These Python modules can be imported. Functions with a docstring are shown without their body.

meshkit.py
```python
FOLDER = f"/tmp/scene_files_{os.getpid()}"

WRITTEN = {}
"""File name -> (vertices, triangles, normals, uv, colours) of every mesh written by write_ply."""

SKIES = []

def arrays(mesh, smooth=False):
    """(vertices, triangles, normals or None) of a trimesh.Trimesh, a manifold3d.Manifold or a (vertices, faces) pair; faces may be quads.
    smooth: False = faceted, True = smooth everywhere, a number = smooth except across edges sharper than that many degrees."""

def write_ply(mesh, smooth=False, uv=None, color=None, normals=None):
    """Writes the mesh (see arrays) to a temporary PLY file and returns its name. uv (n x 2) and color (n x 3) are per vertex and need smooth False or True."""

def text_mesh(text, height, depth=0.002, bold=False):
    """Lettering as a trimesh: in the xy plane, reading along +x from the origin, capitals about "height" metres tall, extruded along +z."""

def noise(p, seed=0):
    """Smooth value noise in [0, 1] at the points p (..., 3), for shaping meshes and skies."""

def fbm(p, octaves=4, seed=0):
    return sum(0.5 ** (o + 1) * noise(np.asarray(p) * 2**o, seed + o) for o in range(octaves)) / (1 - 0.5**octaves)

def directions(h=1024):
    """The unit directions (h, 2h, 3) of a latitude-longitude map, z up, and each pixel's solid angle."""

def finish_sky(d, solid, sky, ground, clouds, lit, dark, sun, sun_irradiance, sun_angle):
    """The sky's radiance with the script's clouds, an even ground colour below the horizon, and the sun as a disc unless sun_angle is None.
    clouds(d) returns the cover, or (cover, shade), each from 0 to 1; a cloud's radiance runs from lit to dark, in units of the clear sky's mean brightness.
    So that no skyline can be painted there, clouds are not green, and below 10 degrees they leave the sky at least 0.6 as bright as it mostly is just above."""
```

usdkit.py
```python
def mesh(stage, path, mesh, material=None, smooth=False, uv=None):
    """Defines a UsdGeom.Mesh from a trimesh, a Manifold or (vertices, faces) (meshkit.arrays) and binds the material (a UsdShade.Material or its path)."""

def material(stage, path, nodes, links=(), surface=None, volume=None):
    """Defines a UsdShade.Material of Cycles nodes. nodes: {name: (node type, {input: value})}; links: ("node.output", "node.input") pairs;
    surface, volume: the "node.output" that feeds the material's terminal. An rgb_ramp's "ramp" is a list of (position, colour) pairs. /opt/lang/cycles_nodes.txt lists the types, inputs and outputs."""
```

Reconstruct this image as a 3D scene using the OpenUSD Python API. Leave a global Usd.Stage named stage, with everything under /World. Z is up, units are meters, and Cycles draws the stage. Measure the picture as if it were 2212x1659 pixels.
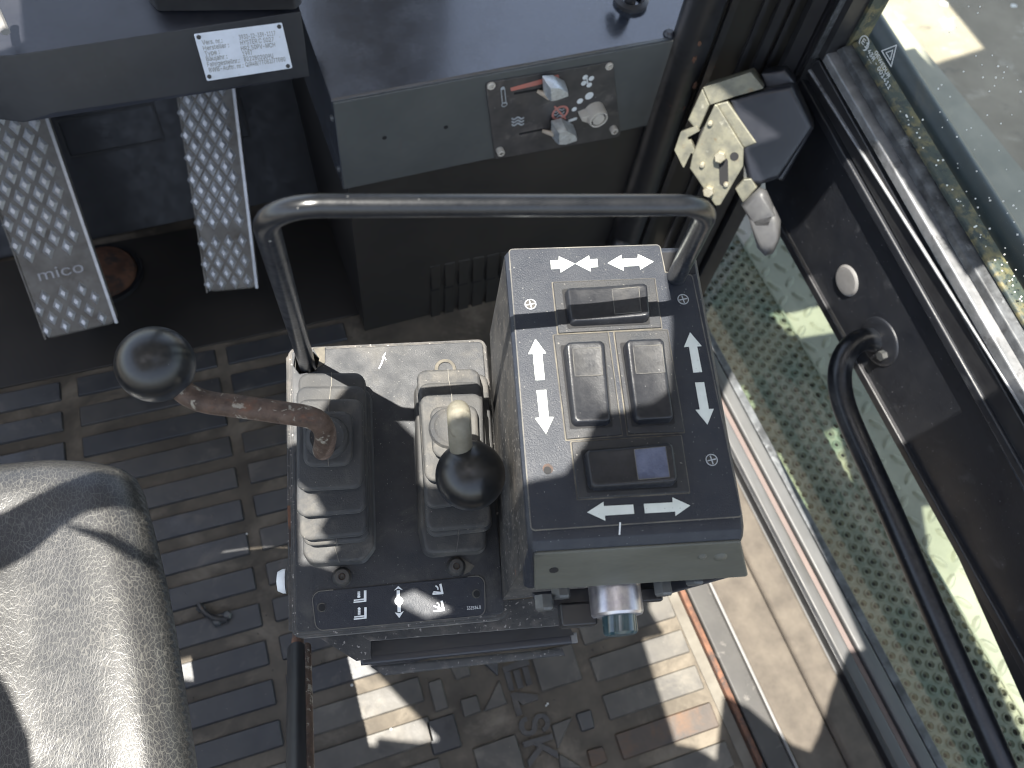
import math, random
import numpy as np, trimesh, manifold3d as m3
from shapely.geometry import Polygon, Point, LineString, box as sbox
from shapely import affinity
from shapely.ops import unary_union
from scipy.spatial import Delaunay, ConvexHull
from scipy.interpolate import CubicSpline
from pxr import Usd, UsdGeom, UsdLux, UsdShade, Sdf, Gf, Vt
import usdkit, meshkit

stage = Usd.Stage.CreateInMemory()
UsdGeom.SetStageUpAxis(stage, UsdGeom.Tokens.z)
UsdGeom.SetStageMetersPerUnit(stage, 1.0)
UsdGeom.Xform.Define(stage, '/World'); UsdGeom.Scope.Define(stage, '/World/Looks')
random.seed(4); rng = np.random.default_rng(4)

# ------------------------------------------------------------------ camera, sun, sky, exposure
EXPOSURE = 2.3
SUN_I, SKY_I = 1.0, 0.088
SUN = np.array([math.sin(math.radians(-112))*math.cos(math.radians(77)), math.cos(math.radians(-112))*math.cos(math.radians(77)), math.sin(math.radians(77))])
FOCUS, FSTOP = 0.52, 12.0
H = 1.12                                   # camera height over the cab floor
CX, CY, FP = 1106., 829.5, 1785.           # survey of the photograph (2212 x 1659 units): principal point and focal length
def unit(v): v = np.asarray(v, float); return v/np.linalg.norm(v)
dn = unit([-189, 953, FP]); yy = np.array([-1484, -3637, FP]); yy = unit(yy-dn*(yy@dn))
RC = np.stack([np.cross(yy, -dn), yy, -dn])  # camera axes (x right, y down, z forward) to world
CAM = np.array([0, 0, H])

cam = UsdGeom.Camera.Define(stage, '/World/camera')
xa, ya, za = RC@[1, 0, 0], RC@[0, -1, 0], RC@[0, 0, -1]
mat4 = np.eye(4); mat4[0, :3], mat4[1, :3], mat4[2, :3], mat4[3, :3] = xa, ya, za, CAM
cam.AddTransformOp().Set(Gf.Matrix4d(*mat4.ravel().tolist()))
cam.CreateFocalLengthAttr(28.0); cam.CreateHorizontalApertureAttr(28.0*2212/FP); cam.CreateVerticalApertureAttr(28.0*1659/FP)
cam.CreateClippingRangeAttr(Gf.Vec2f(0.01, 500)); cam.CreateFocusDistanceAttr(FOCUS); cam.CreateFStopAttr(FSTOP)
cam.CreateExposureAttr(EXPOSURE)

sun = UsdLux.DistantLight.Define(stage, '/World/sun')
zq = SUN; xq = unit(np.cross([0, 1, 0], zq)); yq = np.cross(zq, xq)
sm = np.eye(4); sm[0, :3], sm[1, :3], sm[2, :3] = xq, yq, zq
sun.AddTransformOp().Set(Gf.Matrix4d(*sm.ravel().tolist()))
sun.CreateIntensityAttr(SUN_I); sun.CreateAngleAttr(0.3); sun.CreateNormalizeAttr(True); sun.CreateColorAttr(Gf.Vec3f(1, .955, .87))
sky = UsdLux.DomeLight.Define(stage, '/World/sky')
usdkit.material(stage, '/World/Looks/sky_look', {
    's': ('sky_texture', {'sky_type': 'single_scattering', 'sun_disc': False, 'sun_elevation': math.asin(SUN[2]), 'sun_rotation': math.atan2(SUN[0], SUN[1])}),
    'h': ('hsv', {'saturation': .62}), 'b': ('background_shader', {'strength': SKY_I})}, [('s.color', 'h.color'), ('h.color', 'b.color')], surface='b.background')
UsdShade.MaterialBindingAPI.Apply(sky.GetPrim()).Bind(UsdShade.Material.Get(stage, '/World/Looks/sky_look'))
sky.GetPrim().SetCustomDataByKey('kind', 'structure')

# ------------------------------------------------------------------ survey helpers: a sight line cut by a real plane
def ray(p): return RC@unit([p[0]-CX, p[1]-CY, FP])
def onplane(p, o, n):
    d = ray(p); return CAM+d*(((np.asarray(o)-CAM)@n)/(d@n))
def onz(x, y, z): return onplane((x, y), (0, 0, z), np.array([0, 0, 1.]))
def ony(x, y, v): return onplane((x, y), (0, v, 0), np.array([0, 1., 0]))
def onx(x, y, v): return onplane((x, y), (v, 0, 0), np.array([1., 0, 0]))
def ond(x, y, d): return CAM+RC@(np.array([x-CX, y-CY, FP])/FP*d)
ZO = {'A': (0,0,900,2212), 'B': (800,0,900,2212), 'C': (1660,0,900,2212), 'D': (0,620,900,2212), 'E': (700,620,900,2212), 'F': (1660,620,900,2212),
      'G': (0,1245,900,2212), 'H': (800,1245,900,2212), 'I': (1660,1245,900,2212), 'J': (460,20,320,2212), 'K': (1180,120,400,2212), 'L': (1660,150,400,1327),
      'M': (1240,600,620,2212), 'N': (1240,1000,660,1825), 'O': (690,1350,600,2212), 'P': (720,880,280,830), 'Q': (2050,0,510,2115), 'R': (1100,1560,700,2212),
      'S': (640,460,640,2212), 'T': (1000,880,280,830), 'U': (1500,460,360,1493)}
def Z(k, *pts):
    ox, oy, w, W = ZO[k]; c = 2212/2560
    r = [((ox+x*w/W)*c, (oy+y*w/W)*c) for x, y in pts]
    return r if len(r) > 1 else r[0]

class Frame:
    def __init__(s, o, ex, ey, ez): s.o, s.R = np.asarray(o, float), np.stack([unit(ex), unit(ey), unit(ez)])
    def pt(s, u, v, w=0): return s.o+np.array([u, v, w])@s.R
    def uv(s, p, w=0): r = onplane(p, s.o+s.R[2]*w, s.R[2])-s.o; return (s.R@r)[:2]
    def poly(s, pts, w=0): return [tuple(s.uv(p, w)) for p in pts]
    def to(s, m):                                    # a mesh in frame coordinates to the world
        m = m.copy(); m.vertices = s.o+m.vertices@s.R; return m

def frame_from(o, n, up=(0, 0, 1)):
    n = unit(n); ex = unit(np.cross(up, n)); return Frame(o, ex, np.cross(n, ex), n)
WORLD = Frame((0, 0, 0), (1, 0, 0), (0, 1, 0), (0, 0, 1))

# ------------------------------------------------------------------ shapes
def cat(*ms): return trimesh.util.concatenate([m for m in ms if m is not None])
def ext(poly, w0, w1):
    ps = [poly] if poly.geom_type == 'Polygon' else list(poly.geoms)
    out = []
    for p in ps:
        if p.is_empty or p.area < 1e-10: continue
        m = trimesh.creation.extrude_polygon(p, w1-w0, engine='earcut'); m.apply_translation([0, 0, w0]); out.append(m)
    return cat(*out)
def rnd(pts, r, q=5):
    p = Polygon(pts).buffer(0)
    return p.buffer(-r, join_style=2).buffer(r, quad_segs=q) if r > 0 else p
def hull(pts):
    m = m3.Manifold.hull_points(np.asarray(pts, float)).to_mesh()
    return trimesh.Trimesh(np.array(m.vert_properties[:, :3]), np.array(m.tri_verts), process=False)
def bev(poly, w0, w1, b, steps=3, flare=0.0):        # convex plate with a rounded upper edge
    pts = []
    e = np.array(poly.exterior.coords[:-1]); pts += [(x, y, w0) for x, y in (np.array(poly.buffer(flare).exterior.coords[:-1]) if flare else e)]
    for i in range(steps+1):
        a = i/steps*math.pi/2; q = poly.buffer(-b*(1-math.cos(a)), join_style=1, quad_segs=4)
        if q.is_empty: continue
        pts += [(x, y, w1-b+b*math.sin(a)) for x, y in np.array(q.exterior.coords[:-1])]
    return hull(pts)
def rbox(c, size, r=.002, R=None):                   # box with rounded edges
    s = np.array(size)/2-r; ico = trimesh.creation.icosphere(1).vertices*r
    p = np.concatenate([ico+s*np.array(k) for k in np.ndindex(2, 2, 2) for k in [2*np.array(k)-1]])
    if R is not None: p = p@R
    return hull(p+np.array(c))
def tube(path, r, n=20, caps=True, per=8, smooth=True):
    P = np.asarray(path, float)
    if smooth and len(P) > 2:
        t = np.r_[0, np.cumsum(np.linalg.norm(np.diff(P, axis=0), axis=1))]
        cs = CubicSpline(t, P); P = cs(np.linspace(0, t[-1], per*(len(P)-1)+1))
        rr = np.interp(np.linspace(0, 1, len(P)), np.linspace(0, 1, np.size(r)), np.atleast_1d(r)) if np.size(r) > 1 else np.full(len(P), r)
    else: rr = np.interp(np.linspace(0, 1, len(P)), np.linspace(0, 1, np.size(r)), np.atleast_1d(r)) if np.size(r) > 1 else np.full(len(P), r)
    T = np.gradient(P, axis=0); T /= np.linalg.norm(T, axis=1)[:, None]
    a = np.cross(T[0], [0.3, 0.2, 1.]); a = unit(a); V = []
    for i in range(len(P)):
        a = unit(a-T[i]*(a@T[i])); b = np.cross(T[i], a)
        th = np.linspace(0, 2*np.pi, n, endpoint=False); V.append(P[i]+rr[i]*(np.cos(th)[:, None]*a+np.sin(th)[:, None]*b))
    V = np.concatenate(V); F = []
    for i in range(len(P)-1):
        for j in range(n):
            k = (j+1) % n; F += [[i*n+j, i*n+k, (i+1)*n+k], [i*n+j, (i+1)*n+k, (i+1)*n+j]]
    if caps:
        c0, c1 = len(V), len(V)+1; V = np.vstack([V, P[0], P[-1]]); L = (len(P)-1)*n
        for j in range(n):
            k = (j+1) % n; F += [[c0, k, j], [c1, L+j, L+k]]
    return trimesh.Trimesh(V, np.array(F), process=False)
def fillet(pts, r, k=7):                             # polyline with rounded corners
    P = [np.asarray(p, float) for p in pts]; out = [P[0]]
    for i in range(1, len(P)-1):
        a, b = unit(P[i-1]-P[i]), unit(P[i+1]-P[i]); ang = math.acos(np.clip(a@b, -1, 1)); d = r/math.tan(ang/2)
        A, B = P[i]+a*d, P[i]+b*d; c = P[i]+unit(a+b)*(r/math.sin(ang/2))
        u0, u1 = A-c, B-c; w = math.acos(np.clip(unit(u0)@unit(u1), -1, 1))
        for t in np.linspace(0, 1, k): out.append(c+(math.sin((1-t)*w)*u0+math.sin(t*w)*u1)/math.sin(w))
    out.append(P[-1]); return np.array(out)
def lathe(prof, n=24):                               # (r, z) profile about z
    pr = np.array(prof, float); th = np.linspace(0, 2*np.pi, n, endpoint=False)
    V = np.concatenate([np.c_[r*np.cos(th), r*np.sin(th), np.full(n, z)] for r, z in pr]); F = []
    for i in range(len(pr)-1):
        for j in range(n):
            k = (j+1) % n; F += [[i*n+j, i*n+k, (i+1)*n+k], [i*n+j, (i+1)*n+k, (i+1)*n+j]]
    return trimesh.Trimesh(V, np.array(F), process=False)
def at(m, p, n=(0, 0, 1), up=(0, 1, 0.01)):          # put a mesh built about z on point p with its z along n
    n = unit(n); x = unit(np.cross(up, n)); y = np.cross(n, x); m = m.copy(); m.vertices = np.asarray(p)+m.vertices@np.stack([x, y, n]); return m
def strip(pts, w):                                   # thin line polygon
    return LineString(pts).buffer(w/2, cap_style=2, join_style=2)
def text(fr, s, p0, p1, height, depth=.0004, w=0, bold=False, right=False, d=None):
    m = meshkit.text_mesh(s, height, depth, bold); a = np.array(p0); t = unit(np.array(p1)-a) if d is None else unit(d)
    L = np.linalg.norm(np.array(p1)-a); W = m.vertices[:, 0].max()-m.vertices[:, 0].min()
    if d is None and W > 0: m.vertices[:, 0] *= L/W
    v = m.vertices.copy(); m.vertices = np.c_[a[0]+v[:, 0]*t[0]-v[:, 1]*t[1], a[1]+v[:, 0]*t[1]+v[:, 1]*t[0], v[:, 2]+w]
    return fr.to(m)

# ------------------------------------------------------------------ prims
used = {}
def path_of(parent, name):
    base = (parent or '/World')+'/'+name; n = used.get(base, -1)+1; used[base] = n
    return base if n == 0 else f'{base}_{n:03d}'
origin = {}
def tag(prim, label=None, cat=None, group=None, kind=None):
    for k, v in (('label', label), ('category', cat), ('group', group), ('kind', kind)):
        if v: prim.SetCustomDataByKey(k, v)
def thing(name, label, category, loc=(0, 0, 0), group=None):
    p = path_of(None, name); x = UsdGeom.Xform.Define(stage, p); x.AddTranslateOp().Set(Gf.Vec3d(*map(float, loc)))
    origin[p] = np.asarray(loc, float); tag(x.GetPrim(), label, category, group); return p
def part(name, mesh, look, parent=None, smooth=32, label=None, cat=None, group=None, kind=None):
    p = path_of(parent, name); o = origin.get('/World/'+parent.split('/')[2], np.zeros(3)) if parent else np.zeros(3)
    m = mesh.copy(); m.vertices = m.vertices-o; m.merge_vertices()
    usdkit.mesh(stage, p, m, '/World/Looks/'+look, smooth=smooth); tag(stage.GetPrimAtPath(p), label, cat, group, kind); return p

# ------------------------------------------------------------------ materials
def look(name, c1, c2=None, scale=20, lo=.35, hi=.65, rough=.5, rough2=None, metal=0, bump=0, bscale=200, speck=None, spec=.5, bevel=0, wear=None, stretch=None, coat=0):
    """A worn surface: two tones by noise, fine specks (colour, scale, threshold), broad wear (colour, scale, lo, hi), fine relief."""
    n = {'g': ('geometry', {}), 'p': ('principled_bsdf', {'roughness': rough, 'metallic': metal, 'specular_ior_level': spec, 'coat_weight': coat, 'coat_roughness': .1})}
    l = []; src = 'g.position'
    if stretch: n['mp'] = ('mapping', {'scale': stretch}); l.append(('g.position', 'mp.vector')); src = 'mp.vector'
    n['base'] = ('rgb_ramp', {'ramp': [(lo, c1), (hi, c2 or c1)]}); n['n1'] = ('noise_texture', {'scale': scale, 'detail': 7, 'roughness': .62})
    l += [(src, 'n1.vector'), ('n1.fac', 'base.fac')]; col = 'base.color'
    for i, wr in enumerate(wear if isinstance(wear, list) else [wear] if wear else []):
        c, s, a, b = wr; n[f'wn{i}'] = ('noise_texture', {'scale': s, 'detail': 8, 'roughness': .68, 'distortion': .4}); n[f'wr{i}'] = ('rgb_ramp', {'ramp': [(a, (0, 0, 0)), (b, (1, 1, 1))]})
        n[f'wm{i}'] = ('mix_color', {'b': c}); l += [(src, f'wn{i}.vector'), (f'wn{i}.fac', f'wr{i}.fac'), (f'wr{i}.color', f'wm{i}.fac'), (col, f'wm{i}.a')]; col = f'wm{i}.result'
    if speck:
        c, s, t = speck; n['sn'] = ('noise_texture', {'scale': s, 'detail': 2, 'roughness': .5}); n['sr'] = ('rgb_ramp', {'ramp': [(t, (0, 0, 0)), (t+.05, (1, 1, 1))]})
        n['smx'] = ('mix_color', {'b': c}); l += [('g.position', 'sn.vector'), ('sn.fac', 'sr.fac'), ('sr.color', 'smx.fac'), (col, 'smx.a')]; col = 'smx.result'
    l.append((col, 'p.base_color'))
    if rough2 is not None:
        n['rr'] = ('map_range', {'from_min': .35, 'from_max': .65, 'to_min': rough, 'to_max': rough2, 'clamp': True}); n['rn'] = ('noise_texture', {'scale': scale*1.7, 'detail': 6, 'roughness': .65})
        l += [('g.position', 'rn.vector'), ('rn.fac', 'rr.value'), ('rr.result', 'p.roughness')]
    nrm = None
    if bevel: n['bv'] = ('bevel', {'radius': bevel, 'samples': 4}); nrm = 'bv.bevel'
    if bump:
        n['bn'] = ('noise_texture', {'scale': bscale, 'detail': 3, 'roughness': .6}); n['bp'] = ('bump', {'strength': min(1, bump), 'distance': .0006})
        l += [(src, 'bn.vector'), ('bn.fac', 'bp.height')]
        if nrm: l.append((nrm, 'bp.normal'))
        nrm = 'bp.normal'
    if nrm: l.append((nrm, 'p.normal'))
    usdkit.material(stage, '/World/Looks/'+name, n, l, surface='p.BSDF')

DUST = (.20, .19, .17); TAN = (.23, .185, .135); RUST = (.20, .075, .03)
look('plate_paint', (.019, .021, .025), (.031, .032, .035), 60, rough=.46, rough2=.64, spec=.35, bump=.28, bscale=1400, speck=((.16, .155, .145), 900, .70), wear=[((.075, .071, .064), 30, .54, .82)], bevel=.0012)
look('switch_paint', (.0135, .0165, .024), (.021, .024, .031), 70, rough=.40, rough2=.54, spec=.35, bump=.35, bscale=1500, speck=((.17, .17, .16), 850, .71), bevel=.001)
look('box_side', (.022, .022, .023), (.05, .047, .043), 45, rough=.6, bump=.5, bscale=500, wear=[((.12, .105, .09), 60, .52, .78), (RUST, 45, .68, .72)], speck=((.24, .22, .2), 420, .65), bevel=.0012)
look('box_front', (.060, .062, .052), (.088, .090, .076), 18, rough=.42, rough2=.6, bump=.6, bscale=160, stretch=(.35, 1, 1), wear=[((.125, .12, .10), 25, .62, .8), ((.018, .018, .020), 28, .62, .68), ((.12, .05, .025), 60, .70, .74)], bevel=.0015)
look('switch_plastic', (.009, .010, .013), (.014, .015, .018), 80, rough=.26, rough2=.36, spec=.4, bump=.12, bscale=1200, speck=((.14, .14, .14), 800, .73))
look('bezel_plastic', (.017, .019, .023), (.028, .028, .029), 70, rough=.45, rough2=.6, spec=.35, bump=.35, bscale=1600, speck=((.17, .16, .145), 700, .70), wear=[((.12, .11, .095), 90, .68, .88)], bevel=.0004)
look('lens_plastic', (.015, .016, .019), (.025, .025, .026), 120, rough=.28, rough2=.4, spec=.4, bump=.1, bscale=900, speck=((.28, .28, .28), 500, .76))
look('lens_worn', (.05, .06, .10), (.09, .105, .16), 120, rough=.3, rough2=.5, bump=1, bscale=260)
look('arrow_white', (.58, .61, .57), (.50, .53, .49), 90, rough=.5, speck=((.25, .25, .24), 700, .69), wear=[((.36, .37, .35), 50, .6, .75)])
look('label_white', (.70, .72, .72), (.6, .62, .62), 120, rough=.5)
look('edge_line', (.05, .05, .05), (.13, .12, .10), 70, rough=.7)
look('grime', (.045, .042, .037), (.12, .108, .086), 90, rough=.85)
look('boot_rubber', (.032, .033, .035), (.052, .051, .049), 30, rough=.62, rough2=.75, spec=.35, bump=.4, bscale=900, wear=[((.115, .105, .09), 35, .52, .82)], speck=((.22, .2, .17), 700, .72))
look('knob_plastic', (.006, .007, .009), (.010, .011, .012), 40, rough=.26, rough2=.34, bump=.03, bscale=600, spec=.5, speck=((.2, .2, .2), 700, .80))
look('rusty_shaft', (.040, .025, .018), (.095, .062, .045), 110, rough=.55, rough2=.8, bump=.6, bscale=700, metal=.2, wear=[((.22, .20, .165), 150, .57, .61), ((.11, .048, .026), 60, .58, .68)])
look('steel_shaft', (.15, .138, .105), (.22, .205, .16), 90, rough=.5, rough2=.65, metal=.25, bump=.35, bscale=800, wear=[((.09, .072, .05), 90, .55, .7)])
look('rail_paint', (.004, .005, .007), (.007, .008, .010), 50, rough=.24, rough2=.34, bump=.10, bscale=420, spec=.42, speck=((.5, .5, .48), 420, .77), wear=[((.015, .015, .015), 80, .62, .7), ((.2, .19, .17), 120, .71, .73)])
look('black_paint', (.008, .009, .013), (.013, .014, .019), 14, rough=.32, rough2=.44, bump=.10, bscale=260, spec=.6, speck=((.12, .12, .12), 320, .78), bevel=.0015)
look('heater_paint', (.009, .012, .019), (.014, .018, .026), 10, rough=.14, rough2=.28, bump=.14, bscale=380, spec=1.0, coat=1.0, speck=((.14, .14, .14), 260, .77), bevel=.0015)
look('heater_front', (.060, .064, .064), (.076, .080, .079), 12, rough=.5, rough2=.62, bump=.12, bscale=500, wear=[((.08, .072, .063), 12, .6, .8)], bevel=.0015)
look('lower_panel', (.016, .015, .014), (.026, .023, .020), 9, rough=.5, bump=.08, bscale=400, speck=((.3, .3, .3), 180, .80), bevel=.001)
look('dark_void', (.004, .004, .005), rough=.8)
look('panel_film', (.035, .034, .035), (.065, .06, .058), 40, rough=.34, rough2=.5, wear=[((.17, .15, .14), 28, .56, .8)], speck=((.3, .28, .26), 300, .74))
look('plate_aluminium', (.66, .70, .78), (.58, .62, .69), 60, rough=.5, metal=.25, speck=((.4, .4, .4), 300, .72))
look('etched', (.20, .20, .18), (.28, .28, .26), 200, rough=.6)
look('pedal_metal', (.125, .113, .096), (.18, .168, .148), 40, rough=.5, rough2=.62, metal=.35, bump=.4, bscale=260, wear=[((.075, .06, .045), 30, .55, .75)])
look('pedal_letter', (.34, .34, .35), (.28, .28, .28), 60, rough=.4, metal=.5)
look('stud_metal', (.54, .55, .56), (.42, .42, .42), 60, rough=.32, metal=.5)
look('mat_base', (.044, .037, .028), (.095, .079, .059), 14, rough=.85, bump=.4, bscale=260, wear=[((.20, .17, .13), 9, .5, .76)])
for i, (a, b) in enumerate([((.024, .026, .030), (.040, .040, .041)), ((.032, .032, .033), (.052, .049, .045)), ((.021, .023, .028), (.036, .037, .038))]):
    look(f'mat_tile_{"abc"[i]}', a, b, 22, rough=.30+.05*i, rough2=.5, spec=.7, bump=.22, bscale=320, wear=[((.12, .108, .09), 16, .54, .78)], speck=((.3, .28, .24), 260, .77))
look('mat_tile_warm', (.050, .046, .041), (.080, .073, .062), 22, rough=.5, rough2=.65, bump=.25, bscale=320, wear=[((.15, .134, .108), 14, .50, .76)], speck=((.3, .28, .24), 260, .76))
look('mat_tile_dusty', (.10, .098, .088), (.17, .16, .135), 22, rough=.7, bump=.2, bscale=300)
look('mat_tile_rusty', (.035, .031, .028), (.075, .052, .036), 14, rough=.6, bump=.3, bscale=300, wear=[((.10, .052, .026), 16, .5, .66)])
look('floor_edge', (.09, .08, .065), (.14, .128, .105), 20, rough=.85, bump=.3, bscale=200)
look('rust', (.07, .033, .02), (.15, .07, .04), 60, rough=.85, bump=.7, bscale=300, wear=[((.04, .03, .026), 40, .5, .6)])
look('sill_black', (.028, .026, .024), (.045, .042, .038), 14, rough=.6, bump=.25, bscale=320, wear=[((.16, .145, .13), 26, .6, .74)])
look('carpet', (.060, .050, .040), (.095, .080, .063), 30, rough=.9, bump=1, bscale=900)
look('aluminium', (.075, .075, .076), (.115, .114, .112), 12, rough=.42, rough2=.6, metal=.4, bump=.08, bscale=300, stretch=(1, .1, 1), wear=[((.05, .046, .04), 20, .56, .74)])
look('pink_seal', (.12, .09, .08), (.10, .076, .07), 20, rough=.7)
look('rubber_seal', (.010, .010, .012), (.018, .018, .019), 30, rough=.35, rough2=.5)
look('pillar_paint', (.007, .007, .008), (.012, .012, .013), 20, rough=.3, rough2=.45, bump=.2, bscale=300, spec=.8, speck=((.3, .3, .3), 250, .79), wear=[((.15, .075, .05), 22, .67, .68)])
look('pillar_panel', (.012, .011, .009), (.020, .018, .014), 8, rough=.5, bump=.3, bscale=120)
look('door_paint', (.0075, .0085, .0115), (.0125, .0135, .0165), 16, rough=.34, rough2=.5, bump=.22, bscale=500, speck=((.16, .16, .17), 330, .72), wear=[((.055, .056, .06), 30, .60, .82)], bevel=.0015)
look('seal_dirty', (.02, .021, .023), (.09, .095, .10), 50, rough=.45, rough2=.7, bump=.5, bscale=220, wear=[((.22, .23, .24), 40, .58, .74)])
look('trim_silver', (.24, .24, .245), (.14, .145, .15), 40, rough=.45, rough2=.6, metal=.5, bump=.4, bscale=260, wear=[((.04, .04, .04), 30, .55, .7)])
look('glass_edge_dirt', (.035, .045, .038), (.15, .125, .055), 60, rough=.7, lo=.46, hi=.66, bump=.4, bscale=200, wear=[((.02, .03, .03), 90, .5, .58)])
look('zinc', (.22, .21, .155), (.13, .128, .105), 55, rough=.42, rough2=.6, metal=.65, bump=.25, bscale=300, wear=[((.17, .115, .06), 34, .6, .72), ((.28, .27, .22), 80, .62, .72)], bevel=.0012)
look('bolt_zinc', (.42, .39, .30), (.3, .27, .2), 90, rough=.4, metal=.7)
look('grip_rubber', (.042, .042, .044), (.062, .062, .062), 60, rough=.42, rough2=.55, bump=.3, bscale=500)
look('cap_plastic', (.15, .145, .14), (.115, .112, .108), 40, rough=.5, bump=.2, bscale=400)
look('bolt_dark', (.06, .065, .068), (.12, .12, .115), 90, rough=.4, metal=.6, rough2=.55)
look('screw_black', (.03, .032, .034), (.06, .055, .05), 120, rough=.38, rough2=.55, metal=.3, wear=[((.12, .07, .04), 120, .62, .7)])
look('brushed_steel', (.36, .35, .38), (.48, .46, .47), 30, rough=.32, metal=.85, stretch=(9, 9, .6))
look('button_dark', (.012, .03, .04), (.03, .06, .07), 90, rough=.12, coat=.5)
look('checker_paint', (.17, .17, .14), (.23, .225, .185), 9, rough=.42, rough2=.55, bump=.1, bscale=200, wear=[((.28, .27, .2), 8, .56, .75)])
look('grate_paint', (.10, .11, .085), (.17, .165, .125), 14, rough=.6, bump=.2, bscale=200, wear=[((.07, .11, .09), 12, .5, .7)])
look('handrail_paint', (.018, .030, .038), (.028, .045, .055), 8, rough=.35, speck=((.3, .3, .28), 120, .78))
look('concrete', (.15, .13, .10), (.21, .185, .145), 2.2, rough=.9, bump=.3, bscale=30, wear=[((.27, .245, .20), 3.2, .56, .66), ((.10, .09, .075), 7, .58, .7)])
look('debris', (.5, .5, .48), (.4, .4, .38), 10, rough=.8)
look('specks', (.75, .75, .72), (.6, .6, .55), 100, rough=.8)
look('roof_paint', (.5, .51, .54), (.54, .55, .57), 5, rough=.5)
look('gold_trim', (.5, .42, .22), (.4, .34, .2), 60, rough=.4, metal=.5)
look('red_mark', (.50, .15, .11), (.40, .18, .15), 60, rough=.6)
look('grey_mark', (.36, .38, .40), (.28, .30, .31), 80, rough=.6)
look('lever_chrome', (.62, .66, .68), (.48, .50, .50), 120, rough=.3, metal=.7, rough2=.45)
look('lever_tan', (.45, .37, .28), (.38, .32, .25), 80, rough=.5)
look('knob_cream', (.42, .385, .33), (.50, .46, .40), 80, rough=.45)
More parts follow.
